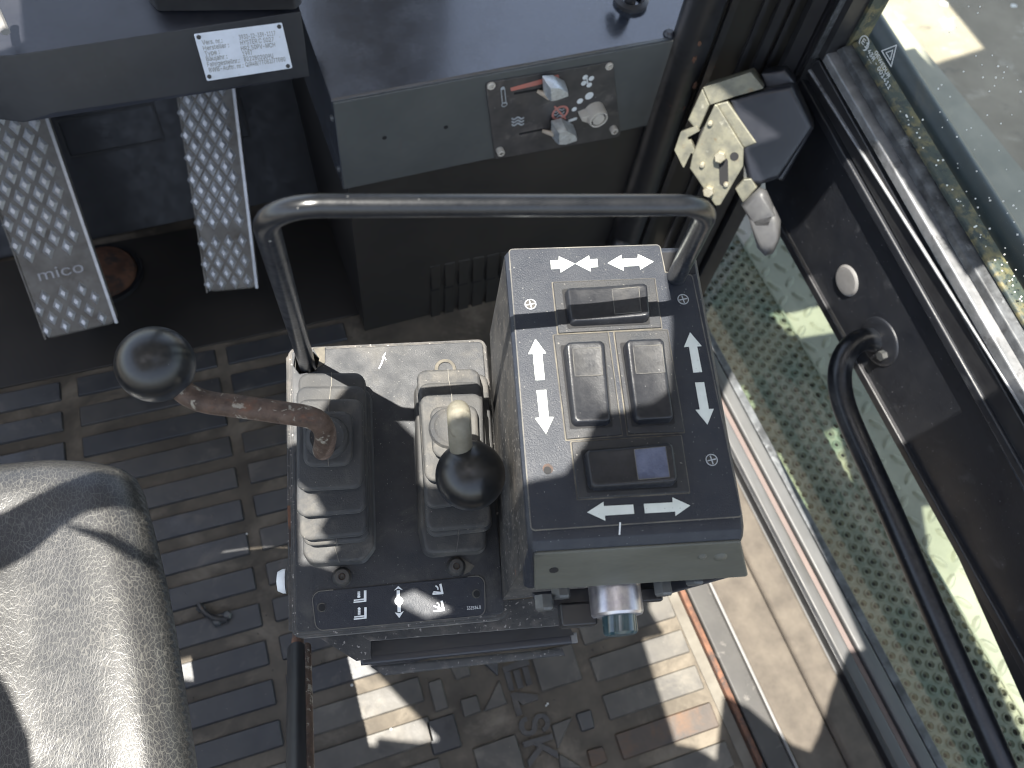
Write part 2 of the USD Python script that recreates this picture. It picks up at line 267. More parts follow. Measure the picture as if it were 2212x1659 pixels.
# cracked vinyl: pale creases in two sizes on dark grey
usdkit.material(stage, '/World/Looks/vinyl', {
    'g': ('geometry', {}), 'wn': ('noise_texture', {'scale': 45, 'detail': 3}), 'wv': ('vector_math', {'math_type': 'scale', 'scale': .010}), 'ad': ('vector_math', {'math_type': 'add'}),
    'm1': ('mapping', {'scale': (1.6, .75, .75)}), 'v1': ('voronoi_texture', {'feature': 'distance_to_edge', 'scale': 250}), 'v2': ('voronoi_texture', {'feature': 'distance_to_edge', 'scale': 700}),
    'r1': ('rgb_ramp', {'ramp': [(0, (.85, .85, .85)), (.04, (.4, .4, .4)), (.085, (0, 0, 0))]}), 'r2': ('rgb_ramp', {'ramp': [(0, (.5, .5, .5)), (.10, (0, 0, 0))]}),
    'wear': ('noise_texture', {'scale': 14, 'detail': 6, 'roughness': .65}), 'wr': ('rgb_ramp', {'ramp': [(.30, (.35, .35, .35)), (.62, (.9, .9, .9))]}),
    'a1': ('mix_color', {'blend_type': 'lighten', 'fac': 1.0}), 'a2': ('mix_color', {'blend_type': 'multiply', 'fac': 1.0}),
    'bs': ('rgb_ramp', {'ramp': [(.3, (.013, .0135, .015)), (.7, (.022, .022, .023))]}), 'mx': ('mix_color', {'b': (.118, .114, .102)}),
    'fn': ('noise_texture', {'scale': 900, 'detail': 3}), 'hs': ('mix_color', {'blend_type': 'add', 'fac': .08}),
    'bp': ('bump', {'strength': .22, 'distance': .0003, 'invert': True}), 'p': ('principled_bsdf', {'roughness': .35, 'specular_ior_level': .5})},
    [('g.position', 'wn.vector'), ('wn.color', 'wv.vector1'), ('g.position', 'ad.vector1'), ('wv.vector', 'ad.vector2'), ('ad.vector', 'm1.vector'), ('m1.vector', 'v1.vector'), ('m1.vector', 'v2.vector'),
     ('v1.distance', 'r1.fac'), ('v2.distance', 'r2.fac'), ('r1.color', 'a1.a'), ('r2.color', 'a1.b'), ('g.position', 'wear.vector'), ('wear.fac', 'wr.fac'), ('a1.result', 'a2.a'), ('wr.color', 'a2.b'),
     ('wear.fac', 'bs.fac'), ('a2.result', 'mx.fac'), ('bs.color', 'mx.a'), ('mx.result', 'p.base_color'), ('g.position', 'fn.vector'), ('a1.result', 'hs.a'), ('fn.color', 'hs.b'), ('hs.result', 'bp.height'), ('bp.normal', 'p.normal')], surface='p.BSDF')
def glass(name, tint, fres=1.45, dirt=.03):
    usdkit.material(stage, '/World/Looks/'+name, {'t': ('transparent_bsdf', {'color': tint}), 'gl': ('glossy_bsdf', {'roughness': .02}), 'f': ('fresnel', {'IOR': fres}), 'bk': ('math', {'math_type': 'subtract', 'value1': 1.0}), 'ff': ('math', {'math_type': 'multiply'}), 'm': ('mix_closure', {}),
        'd': ('diffuse_bsdf', {'color': (.4, .38, .33)}), 'g': ('geometry', {}), 'n': ('noise_texture', {'scale': 160, 'detail': 5, 'roughness': .7}), 'r': ('rgb_ramp', {'ramp': [(.5, (dirt*.3,)*3), (.72, (dirt,)*3), (.78, (dirt*9,)*3)]}), 'm2': ('mix_closure', {})},
        [('g.backfacing', 'bk.value2'), ('bk.value', 'ff.value1'), ('f.fac', 'ff.value2'), ('ff.value', 'm.fac'), ('t.BSDF', 'm.closure1'), ('gl.BSDF', 'm.closure2'), ('g.position', 'n.vector'), ('n.fac', 'r.fac'), ('r.color', 'm2.fac'), ('m.closure', 'm2.closure1'), ('d.BSDF', 'm2.closure2')], surface='m2.closure')
glass('glass_lower', (.90, .945, .89), dirt=.04, fres=1.28)
glass('glass_upper', (.95, .965, .93), dirt=.01, fres=1.25)

# ------------------------------------------------------------------ console frames
exA = unit(RC@unit([10931, -491, 1785])); eyA = RC@unit([-601, -5799, 1785]); eyA = unit(eyA-exA*(eyA@exA)); ezA = np.cross(exA, eyA)
FA = Frame(onz(860, 1050, .62), exA, eyA, ezA)                       # the lever plate
eyB = unit(RC@unit([-355, -4428, 1785])); exB = RC@unit([17000, -800, 1785]); exB = unit(exB-eyB*(exB@eyB)); ezB = np.cross(exB, eyB)
FB = Frame(onplane((1044, 722), FA.o, ezA)+ezB*.132, exB, eyB, ezB)   # the top of the switch box
YF = .679                                                            # front of the heater housing
FH = Frame((.11, YF, .0), (1, 0, 0), (0, 0, 1), (0, -1, 0))           # its face: u right, v up, w towards the seat
XD = .66                                                             # inner face of the door
FD = Frame((XD, 0, 0), (0, 1, 0), (0, 0, 1), (-1, 0, 0))              # u forward, v up, w into the cab -- right handed as (y, z, -x)
FD.R = np.array([[0, 1., 0], [0, 0, 1.], [-1., 0, 0]])

FD = Frame((XD, 0, 0), (0, -1, 0), (0, 0, 1), (-1, 0, 0))              # door face: u rearwards, v up, w into the cab

# ------------------------------------------------------------------ the cab: floor, toe board, roof
part('cab_floor', cat(rbox((-.12, .25, -.022), (1.10, 1.86, .02), .003)), 'mat_base', kind='structure')
part('outside_ground', ext(sbox(-14, -14, 16, 16), -2.52, -2.5), 'concrete', kind='structure', smooth=False)

part('cab_wall', cat(rbox((-.1, 1.19, .25), (1.5, .02, .62), .003), rbox((-.80, .3, .22), (.02, 1.8, .56), .003), rbox((-.1, -.66, .22), (1.5, .02, .56), .003)), 'rubber_seal', kind='structure')
YAW = math.radians(-2.7); mu, mv = np.array([math.cos(YAW), math.sin(YAW), 0]), np.array([-math.sin(YAW), math.cos(YAW), 0])
FM = Frame((0, 0, 0), mu, mv, (0, 0, 1))
mat = thing('floor_mat', 'dusty black rubber floor mat with raised rectangular blocks under the console', 'floor mat')
edge_r = [FM.uv(onz(*p, 0)) if False else tuple((FM.R@onz(*p, 0))[:2]) for p in ((1560, 1659), (1500, 1350), (1440, 1120))]
mbase = Polygon([(-.75, -.45), (.412, -.45), (.408, .60), (.60, .66), (.60, .95), (-.75, .95)])
part('base_sheet', ext(mbase, -.010, -.001), 'mat_base', mat)
part('smooth_sheet', FM.to(bev(Polygon([(-.75, .722), (.12, .722), (.12, .95), (-.75, .95)]), -.0009, .002, .001)), 'lower_panel', mat)
part('border', ext(sbox(.397, -.45, .412, .56), -.0009, .0012), 'floor_edge', mat)
TL = ['mat_tile_a', 'mat_tile_b', 'mat_tile_c']
def tile(poly, lk=None, h=.0026, r=.002):
    if poly.area < 1e-5: return
    p = poly.buffer(-r).buffer(r, quad_segs=2)
    part('mat_block', FM.to(bev(p, -.001, h, .0012, 1, flare=.0006)), lk or ('mat_tile_warm' if poly.centroid.y < .17 and rng.random() < .75 else TL[rng.integers(3)]), mat, smooth=40)
for k in range(-7, 15):                                               # left column and the one beside it, 50 mm pitch
    t = .464-.0497*k
    if t > .745 or t < -.10: continue
    dusty = k in (1,)
    tile(sbox(-.3376, t-.031, -.1415, t)); tile(sbox(-.56, t-.031, -.361, t))
    split = k in (5, 6, 7)
    tile(sbox(-.1247, t-.031, .055 if t > .2 else .035, t))
for k in range(-4, 6):
    t = .123-.0485*k
    if -.16 < t < .33: tile(sbox(.2555, t-.031, .390, t), 'mat_tile_rusty' if k == 2 else ('mat_tile_dusty' if k < -1 else None))
for q in ([(.182, .151), (.2395, .148), (.2385, .101), (.182, .102)], [(.078, .063), (.134, .064), (.134, .012), (.078, .012)], [(.19, .205), (.24, .205), (.24, .162), (.19, .162)],
          [(.045, .155), (.062, .155), (.062, .118), (.045, .118)], [(.03, .11), (.066, .11), (.066, .07), (.03, .07)], [(.182, -.01), (.235, -.01), (.235, -.05), (.182, -.05)]):
    tile(Polygon(q))
Rz = lambda *pts: Polygon([tuple((FM.R@onz(*p, 0))[:2]) for p in Z('R', *pts)])
for q in ([(160, 600), (290, 560), (325, 690), (190, 742)], [(80, 340), (225, 312), (240, 405), (125, 442)], [(1070, 712), (1190, 675), (1222, 820), (1118, 852)],
          [(1160, 1000), (1285, 965), (1325, 1085), (1195, 1138)]): tile(Rz(*q), None if q[0][0] != 1160 else 'mat_tile_rusty')
for q in ([(465, 440), (530, 630), (345, 690)], [(345, 310), (455, 300), (455, 410)], [(878, 800), (1045, 735), (930, 985)], [(935, 1020), (950, 1138), (1130, 1138)]): tile(Rz(*q), r=.0008)
# raised letters running down the mat, tops to the right
lt = lambda pts: tuple((FM.R@onz(*Z('R', *pts)[0], 0))[:2])
def mark(poly, name='letter'): part(name, FM.to(ext(poly, -.001, .0030)), 'mat_tile_a', mat, smooth=False)
E_ = unary_union([Rz((490, 345), (690, 265), (705, 325), (505, 385)), Rz((505, 385), (548, 375), (585, 520), (545, 530)), Rz((575, 375), (622, 360), (660, 500), (615, 515)), Rz((645, 345), (690, 335), (728, 475), (685, 490))])
mark(E_); mark(unary_union([Rz((555, 550), (595, 540), (650, 715), (605, 730)), Rz((555, 550), (595, 540), (770, 560), (775, 600), (650, 640), (610, 600))]))
def letter(s, a, b, hgt):                                              # text reading down the picture
    m = meshkit.text_mesh(s, hgt, .0038, True); u0, v0 = (FM.R@onz(*Z('R', a, a)[0], 0))[:2]; u1, v1 = (FM.R@onz(*Z('R', b, b)[0], 0))[:2]
    t = unit([u1-u0, v1-v0]); m.vertices[:, 0] *= math.hypot(u1-u0, v1-v0)/np.ptp(m.vertices[:, 0]); v = m.vertices.copy()
    m.vertices = np.c_[u0+v[:, 0]*t[0]-v[:, 1]*t[1], v0+v[:, 0]*t[1]+v[:, 1]*t[0], v[:, 2]-.0008]; part('letter', FM.to(m), 'mat_tile_a', mat, smooth=False)
letter('S', (615, 735), (650, 885), .037); letter('K', (650, 905), (700, 1100), .037)
# a few clips and crumbs left on the mat
sc = thing('floor_bolts', 'pair of black bolts lying on the floor mat beside the seat', 'bolts', onz(480, 1320, 0))
for p in ((435, 1315), (470, 1345), (492, 1330)): part('bolt_head', at(lathe([(0, 0), (.006, 0), (.006, .006), (.004, .008), (0, .008)], 6), onz(*p, .002)), 'bolt_dark', sc, smooth=False)
part('strap', tube([onz(430, 1305, .008), onz(455, 1332, .009), onz(490, 1338, .007)], .004, 8), 'screw_black', sc)
part('crumbs', cat(*[at(trimesh.creation.icosphere(1, random.uniform(.0012, .0026)), onz(*p, .003)) for p in [Z('R', (850, 630), (850, 640))[0], Z('R', (838, 645), (0, 0))[0], (845, 1575), (533, 1153), (641, 640), (760, 1480)]]), 'debris', kind='stuff')

grit = []
for k in range(260):
    u, v = rng.uniform(-.42, .40), rng.uniform(-.05, .72); s = rng.uniform(.0004, .0013)
    m = trimesh.creation.icosphere(0, 1); m.vertices *= rng.uniform(.6, 1.3, (len(m.vertices), 3))*s; m.apply_translation([u, v, .0024 if rng.random() < .5 else .0004]); grit.append(FM.to(m))
part('grit', cat(*grit), 'grime', kind='stuff', smooth=False)

# toe board behind the pedals
tb = thing('toe_board', 'black sloping toe board in the shade behind the pedals', 'toe board', (-.2, .85, .1))
P0, P1 = np.array([-.75, .80, -.002]), np.array([.115, 1.10, .42])
nT = unit(np.cross([1, 0, 0], [0, .30, .42])); FT = Frame((0, .99, 0), (1, 0, 0), unit([0, .30, .42]), nT)
part('board', FT.to(ext(sbox(-.75, -.01, .118, .62), -.01, 0)), 'rubber_seal', tb)
for a in (sbox(-.24, .12, -.10, .175), sbox(-.02, .10, .03, .16)):
    part('pressed_frame', FT.to(ext(a.exterior.buffer(.002), 0, .0022)), 'lower_panel', tb)
pot = thing('pedal_boot_plate', 'rusty round cover on the floor beside the left pedal', 'cover', onz(235, 600, 0))
part('disc', at(lathe([(0, .02), (.03, .022), (.046, .014), (.05, 0)], 32), onz(228, 595, .0)), 'rust', pot)
part('lip', at(lathe([(.048, 0), (.050, .008), (.056, .008), (.058, 0)], 32), onz(228, 595, .0)), 'rubber_seal', pot)

# pedals: ribbed cast plates on an incline
def pedal(name, label, c, rows, wide, lettered):
    bl, br, tr, tl = [np.array(x) for x in c]; n_ = unit(np.cross(br-bl, tl-bl)); F = Frame(bl, br-bl, np.cross(n_, unit(br-bl)), n_)
    q = [(F.R@(x-bl))[:2] for x in (bl, br, tr, tl)]; w = np.linalg.norm(q[1]-q[0]); L = q[3][1]
    sk = (q[3][0]-q[0][0])/L
    th = thing(name, label, 'pedal', bl)
    pl = rnd([tuple(x) for x in q], .012); part('tread_plate', F.to(bev(pl, -.014, 0, .003)), 'pedal_metal', th)
    part('side_rim', F.to(cat(ext(Polygon([q[1]-[.004, 0], q[1], q[2], q[2]-[.004, 0]]), 0, .0022))), 'stud_metal', th)
    part('left_rim', F.to(ext(Polygon([q[0], q[0]+[.002, 0], q[3]+[.002, 0], q[3]]), 0, .0015)), 'pedal_metal', th)
    v = .012; r = 0
    while v < L-.01:
        if not (lettered and .066 < v < .108) and not (not lettered and .072 < v < .088):
            for k in range(wide):
                u = w*(k+.5+(.5 if r % 2 else 0))/wide-w*.25/wide+v*sk
                if u-v*sk > w-.008: continue
                s = .0104 if v > .1 else .0094
                d = hull([(u-s*.72, v, 0), (u+s*.72, v, 0), (u, v-s*1.15, 0), (u, v+s*1.15, 0), (u-s*.32, v, .0034), (u+s*.32, v, .0034), (u, v-s*.5, .0034), (u, v+s*.5, .0034)])
                part('stud', F.to(d), 'stud_metal', th, smooth=False)
        v += .0150; r += 1
    if lettered: part('lettering', text(F, 'mico', (.018+.08*sk, .080), (w-.022+.08*sk, .080), .0135, .0014), 'pedal_letter', th)
    part('lever_arm', tube([bl+(br-bl)*.5+n_*-.02+(tl-bl)*.1, bl+(br-bl)*.5-n_*.05+(tl-bl)*.5, bl+(br-bl)*.5-n_*.06+(tl-bl)*.9], .012, 10), 'black_paint', th)
pedal('brake_pedal', 'wide silver brake pedal with diamond studs and the word mico', [(-.318, .757, .07), (-.220, .757, .07), (-.221, 1.02, .30), (-.319, 1.02, .30)], 9, 4, True)
a0, a1 = onz(446, 632, .07), onz(558, 622, .07); b0, b1 = onz(385, 232, .26), onz(512, 212, .26); ext_ = 1.18
pedal('accelerator_pedal', 'narrow silver accelerator pedal with small diamond studs, nearest the heater', [a0, a1, a1+(b1-a1)*ext_, a0+(b0-a0)*ext_], 9, 4, False)

# ------------------------------------------------------------------ dashboard, left
dash = thing('dashboard', 'dark blue-black sheet metal dashboard over the pedals with a riveted nameplate', 'dashboard', (-.1, .72, .5))
T1, T2, B2 = onz(28, 120, .556), onz(650, 25, .556), onz(668, 165, .494)
nF = unit(np.cross(T2-T1, B2-T1)); nF = nF if nF[1] < 0 else -nF
B1 = onplane((116, 244), T1, nF); B3 = onz(50, 264, .494); B4 = onz(-90, 160, .494); T4 = onz(-160, 90, .556)
body = hull([T1, T2, B1, B2, B3, B4, T4, T4+[-.3, .05, 0], B4+[-.3, .08, 0], T1+[0, .6, .03], T2+[0, .6, .03], T2+[0, .6, -.06], (-.6, 1.35, .585)])
part('housing', body, 'black_paint', dash, smooth=25)
Fd = frame_from((T1+T2+B1+B2)/4, nF)
pq = Fd.poly(Z('J', (165, 445), (1690, 245), (1872, 1030), (395, 1255))); pr = rnd(pq, .0015)
plate = part('nameplate', Fd.to(bev(pr, .0002, .0016, .0006)), 'plate_aluminium', dash)
for p in Z('J', (252, 495), (1640, 312), (435, 1175), (1792, 992)):
    part('rivet', at(lathe([(0, .0016), (.0016, .0014), (.0022, 0)], 12), Fd.pt(*Fd.uv(p), .0016), nF), 'screw_black', plate)
for s, a, b in (('Vers. nr.:', (315, 625), (665, 585)), ('Hersteller :', (330, 725), (770, 665)), ('Type :', (360, 820), (610, 775)), ('Baujahr :', (380, 910), (740, 860)), ('Fahrgestellnr.:', (400, 1005), (960, 930)), ('BWB-Auftr. nr.:', (430, 1100), (1025, 1015)),
                ('3930-12-339-1117', (950, 535), (1575, 460)), ('HYSTER C 5027', (970, 630), (1545, 565)), ('HR2.50PV-MCH', (985, 730), (1570, 660)), ('1997', (1010, 820), (1175, 795)), ('B222B02009U', (1035, 910), (1535, 850)), ('Q/R4B/7T082/7T080', (1060, 1005), (1750, 905))):
    z0, z1 = Z('J', a, b); part('lettering', text(Fd, s, Fd.uv(z0), Fd.uv(z1), .0044, .0003, .0016), 'etched', plate, smooth=False)
ins = thing('instrument_housing', 'black instrument housing with a thin gold edge on the dashboard top', 'instrument', onz(500, 0, .60))
Fi = Frame((0, 0, .565), (1, 0, 0), (0, 1, 0), (0, 0, 1))
ip = rnd(Fi.poly([(318, -10), (338, 12), (636, 9), (650, -4), (660, -140), (280, -120)]), .006)
part('case', Fi.to(bev(ip, -.006, .02, .003)), 'rubber_seal', ins); part('trim', Fi.to(ext(ip.exterior.buffer(.0008), .0195, .0205)), 'gold_trim', ins)
part('toggle', tube([Fi.pt(*Fi.uv((395, 6)), .02), Fi.pt(*Fi.uv((382, -10)), .035)], .006, 12), 'cap_plastic', ins)
stalk = thing('wiper_stalk', 'short pale stalk at the far left corner of the dashboard', 'stalk', onz(4, 50, .57))
part('arm', tube([onz(-20, 0, .59), onz(5, 52, .575), onz(12, 70, .572)], .004, 10), 'cap_plastic', stalk)

# ------------------------------------------------------------------ heater housing
ht = thing('heater_housing', 'black heater housing with louvres and sliders beside the window pillar', 'heater', (.32, .72, 0))
zt, zc = .4765, .338
part('upper_case', cat(hull([(x, y, z) for x in (.110, .640) for y, z in ((YF, zc), (YF-.000, zt-.002), (YF+.002, zt), (1.35, zt+.02), (1.35, zc))])), 'heater_paint', ht, smooth=20)
part('front_panel', FH.to(bev(rnd([(.001, zc+.001), (.53, zc+.001), (.53, zt-.003), (.001, zt-.003)], .001), .0, .0022, .001)), 'heater_front', ht)
part('lower_case', hull([(x, y, z) for x in (.117, .60) for y in (YF+.006, 1.3) for z in (0, zc-.001)]), 'lower_panel', ht, smooth=20)
for p in Z('B', (393, 838), (770, 773)): part('screw_hole', FH.to(ext(Point(FH.uv(p)).buffer(.0027), .0022, .0025)), 'dark_void', ht)
for z in (.36, .44, .30): part('side_rivet', at(lathe([(0, .002), (.003, .0015), (.004, 0)], 12), (.110 if z > zc else .117, YF+.012, z), (-1, 0, 0)), 'bolt_dark', ht)
FL = Frame((.117, YF+.006, 0), (1, 0, 0), (0, 0, 1), (0, -1, 0))
for c in range(7):
    for rw, (z0, z1) in enumerate((((715, 890)), ((905, 1160)))):
        x0 = 1508+c*122; a = FL.uv(Z('S', (x0, z0-c*24), (0, 0))[0]); b = FL.uv(Z('S', (x0+78-(0 if rw == 0 else 8), z1-c*24-18), (0, 0))[0])
        u0, v1 = a; u1, v0 = b
        lv = part('louvre', FL.to(hull([(u0, v1, 0), (u1, v1, 0), (u0, v0, 0), (u1, v0, 0), (u0+.001, v0+.001, .006), (u1-.001, v0+.001, .006)])), 'lower_panel', ht, smooth=False)
        part('slot', FL.to(ext(sbox(u0+.0005, v0-.011, u1-.0005, v0), -.001, .0008)), 'dark_void', lv, smooth=False)
# its control panel
cq = rnd(FH.poly(Z('K', (165, 450), (1935, 155), (2040, 1190), (305, 1505))), .005)
cp = part('control_panel', FH.to(bev(cq, .0024, .0042, .0008)), 'panel_film', ht)
Kp = lambda *pts: FH.poly(Z('K', *pts), .0042)
def dec(name, poly, lk, w=.0042, h=.0003): part(name, FH.to(ext(poly, w, w+h)), lk, cp, smooth=False)
for i, p in enumerate(((262, 515), (1895, 245), (378, 1405), (1945, 1105))):
    c = FH.pt(*Kp(p, p)[0], .0042)
    part('panel_screw', at(lathe([(.0048, 0), (.0048, .002 if i < 2 else .007), (.0040, .003 if i < 2 else .008), (.0026, .003 if i < 2 else .008), (.0024, .001), (0, .001)], 18), c, (0, -1, 0)), 'knob_cream', cp)
slot1, slot2 = strip(Kp((580, 630), (1080, 545)), .0030), strip(Kp((650, 1190), (1000, 1120)), .0030)
dec('slider_slot', slot1, 'dark_void'); dec('slider_slot', slot2, 'dark_void')
dec('warm_wedge', Polygon(Kp((530, 550), (1195, 365), (1210, 440), (540, 595))), 'red_mark')
dec('thermometer', unary_union([Polygon(Kp((400, 560), (450, 560), (470, 760), (420, 765))).exterior.buffer(.0005), Point(Kp((448, 780), (0, 0))[0]).buffer(.0032).exterior.buffer(.0005), Point(Kp((425, 555), (0, 0))[0]).buffer(.0022)]), 'grey_mark')
for k in range(3):
    t = np.linspace(0, 1, 14); y0 = 975+k*42
    dec('air_wave', LineString(Kp(*[(555+155*s, y0-12*s+14*math.sin(s*9.4)) for s in t])).buffer(.0010), 'grey_mark')
    dec('barred_wave', LineString(Kp(*[(1140+130*s, 880+k*42-40*s+12*math.sin(s*9.4)) for s in t])).buffer(.0006), 'grey_mark')
c0 = Kp((1218, 893), (0, 0))[0]
dec('red_ring', unary_union([Point(c0).buffer(.0097, 24).exterior.buffer(.0013), strip(Kp((1140, 805), (1295, 980)), .0022)]), 'red_mark', h=.0005)
for (x, y), r in (((1565, 405), .0034), ((1650, 420), .0034), ((1545, 485), .0034), ((1620, 510), .0034)): dec('fan_blade', Point(Kp((x, y), (0, 0))[0]).buffer(r), 'label_white')
dec('fan_hub', strip(Kp((1585, 400), (1600, 500)), .0016), 'label_white')
for (x, y), r in (((1620, 660), .0054), ((1492, 733), .0039), ((1413, 845), .0032)): dec('speed_dot', Point(Kp((x, y), (0, 0))[0]).buffer(r), 'label_white')
dec('off_bar', LineString(Kp((1350, 1005), (1430, 978))).buffer(.0022), 'label_white')
for base, tip, g in (((895, 580), (1030, 575), [(1005, 450), (1150, 440), (1310, 520), (1325, 590), (1230, 620), (1130, 660), (1020, 680)]), ((965, 1130), (1150, 1115), [(1125, 1070), (1260, 1035), (1430, 1120), (1450, 1210), (1340, 1240), (1250, 1280), (1130, 1280)])):
    a, b = FH.pt(*Kp(base, tip)[0], .006), FH.pt(*Kp(base, tip)[1], .016)
    sl = part('slider_lever', tube([a, b], [.0020, .0045], 10), 'lever_tan', cp)
    gq = np.array([FH.uv(p, .018) for p in Z('K', *g)]); cen = gq.mean(0)
    gp = [(*x, .010) for x in gq]+[(*(cen+(x-cen)*.75), .028) for x in gq]+[(*(cen+(x-cen)*.92), .022) for x in gq]
    part('slider_grip', FH.to(hull(gp)), 'lever_chrome', sl, smooth=40)
kc = FH.pt(*FH.uv(Z('K', (1740, 970), (0, 0))[0], .018), .004)
kn = part('fan_knob', cat(at(lathe([(.0135, 0), (.0128, .014), (.0118, .0175), (.0100, .0178), (.0096, .013), (0, .013)], 28), kc, (0, -1, 0)), FH.to(hull([(*(np.array(FH.uv(Z('K', p, p)[0], .010))), w) for p in ((1490, 925), (1600, 880), (1640, 1010), (1500, 965)) for w in (.004, .016)]))), 'knob_cream', cp)
part('knob_groove', at(lathe([(.0096, .0135), (.0072, .0135)], 28), kc, (0, -1, 0)), 'dark_void', kn); part('knob_cap', at(lathe([(.0080, .013), (.0078, .0168), (.0070, .0174), (0, .0174)], 28), kc, (0, -1, 0)), 'knob_cream', kn)
gr = thing('cable_grommet', 'black rubber cable grommet on top of the heater housing', 'grommet', onz(1362, 5, .48))
part('ring', at(lathe([(.012, 0), (.020, 0), (.021, .006), (.016, .009), (.012, .006)], 28), onz(1362, 6, .4775)), 'rubber_seal', gr)
part('cable', tube([onz(1362, 0, .478), onz(1358, -30, .51), onz(1350, -90, .52)], .007, 12), 'rubber_seal', gr)
part('top_bolt', at(lathe([(0, .004), (.004, .004), (.006, .002), (.007, 0)], 18), onz(1445, 73, .4775)), 'black_paint', ht)

# ------------------------------------------------------------------ window pillar
pil = thing('window_pillar', 'black painted front window pillar with rust chips and rubber strips', 'pillar', (.54, .67, 0))
PX = np.array([.540, .674, 0])
part('round_edge', tube([PX+[0, 0, -.05], PX+[0, 0, 1.5]], .0235, 28, smooth=False), 'pillar_paint', pil)
ax = unit([.130, -.058, 0]); nx = np.array([ax[1], -ax[0], 0]); nx = nx if nx[1] < 0 else -nx
FP_ = Frame(PX, ax, (0, 0, 1), nx)
part('flat_face', FP_.to(ext(sbox(.0, -.05, .158, 1.5), -.03, .004)), 'pillar_panel', pil)
for u, w_, h_ in ((.026, .008, .013), (.062, .005, .011), (.078, .010, .014), (.095, .005, .010), (.110, .016, .020), (.134, .020, .026)): part('rubber_strip', FP_.to(ext(sbox(u, -.05, u+w_, 1.5), .004, h_)), 'rubber_seal' if u > .05 else 'pillar_paint', pil)
for (x, y), s in (((1512, 95), .006), ((1500, 128), .007), ((1540, 142), .008), ((1522, 165), .010), ((1500, 185), .007), ((1478, 235), .004)):
    u, v = FP_.uv((x, y), .0235); w = math.sqrt(max(0, .0235**2-u*u))+.0004 if abs(u) < .022 else .0045
    u, v = FP_.uv((x, y), w); a = np.linspace(0, 6.28, 13)[:-1]; rr_ = s*rng.uniform(.35, 1.0, 12)
    part('rust_chip', FP_.to(ext(Polygon([(u+.45*r_*math.cos(t), v+r_*math.sin(t)) for r_, t in zip(rr_, a)]).buffer(0), w-.001, w)), 'rust', pil, smooth=False)
part('weld_blob', at(trimesh.creation.icosphere(2, .018), PX+[-.012, -.012, .10]), 'pillar_paint', pil)

# ------------------------------------------------------------------ door sill
sill = thing('door_sill', 'worn door sill of black strip, ribbed carpet trim and silver track', 'door sill', (.5, .1, 0))
def run(name, x0, x1, z0, z1, lk, r=.0015, y0=-.5, y1=.66, n=1):
    e = [(x0, z0), (x1, z0), (x1, z1), (x0, z1)]; p = Polygon(e).buffer(-r).buffer(r, quad_segs=3)
    q = np.array(p.exterior.coords[:-1]); return part(name, hull([(x, y, z) for x, z in q for y in (y0, y1)]), lk, sill)
run('rust_edge', .4135, .421, -.01, .009, 'rust', .001); run('black_strip', .423, .455, -.01, .012, 'sill_black', .003); run('light_bead', .4555, .4595, -.01, .0135, 'cap_plastic', .0012)
run('carpet_trim', .460, .522, -.01, .010, 'carpet', .004); run('carpet_roll', .523, .566, -.01, .016, 'carpet', .007)
run('track_base', .567, .640, -.02, .004, 'aluminium'); run('track_rail', .572, .578, .004, .020, 'rubber_seal', .001); run('track_rail', .580, .598, .004, .016, 'aluminium', .003); run('track_channel', .600, .608, .003, .010, 'pink_seal', .001); run('track_rail', .610, .630, .004, .016, 'aluminium', .003)
run('glazing_seal', .632, .645, -.02, .014, 'seal_dirty', .002)
# ------------------------------------------------------------------ door
door = thing('cab_door', 'black cab door with glazed panes, belt panel, rubber seals and tubular grab handle', 'door', (XD, .3, .3))
def lineband(name, a0, a1, b0, b1, w0, w1, lk, r=0, t0=-.35, t1=1.0):
    """A long moulding between two sight-line edges a and b on the door plane, run on past the frame."""
    A0, A1, B0, B1 = [np.array(FD.uv(p)) for p in (a0, a1, b0, b1)]
    q = [A0, A0+(A1-A0)*2.0, B0+(B1-B0)*2.0, B0]
    return part(name, FD.to(bev(Polygon(q).buffer(0), w0, w1, min(.002, (w1-w0)*.4))), lk, door)
c1, c2 = (1743, 118), (1880, 335)
# flat belt panel
Pq = [FD.uv(p) for p in ((1640, 250), (1735, 170), (1961, 583), (2212, 1062), (2500, 1610), (2420, 1900), (2212, 1520), (2032, 1119), (1715, 536), (1655, 420))]
part('belt_panel', FD.to(ext(Polygon(Pq), -.035, 0)), 'door_paint', door)
lineband('lower_seal', (1655, 440), (2032, 1119), (1668, 440), (2046, 1113), -.02, .006, 'rubber_seal')
lineband('seal_lip', (1650, 448), (2026, 1122), (1655, 446), (2031, 1119), -.03, .001, 'seal_dirty')
lineband('panel_ridge', (1722, 166), (1958, 583), (1736, 160), (1974, 578), -.01, .007, 'door_paint')
lineband('dark_gasket', (1736, 150), (1976, 578), (1772, 128), (2022, 572), -.02, .003, 'rubber_seal')
lineband('thin_trim', (1752, 150), (2026, 583), (1757, 148), (2031, 582), .002, .006, 'trim_silver')
lineband('outer_gasket', (1772, 128), (2022, 572), (1790, 118), (2046, 566), -.03, -.002, 'seal_dirty')
lineband('silver_trim', (1776, 120), (2040, 578), (1791, 112), (2060, 570), -.02, .0045, 'trim_silver')
lineband('glazing_bead', (1792, 112), (2060, 570), (1806, 104), (2078, 562), -.035, -.008, 'seal_dirty')
lineband('dirty_glass_edge', (1806, 102), (2080, 562), (1815, 97), (2089, 557), -.040, -.020, 'glass_edge_dirt')
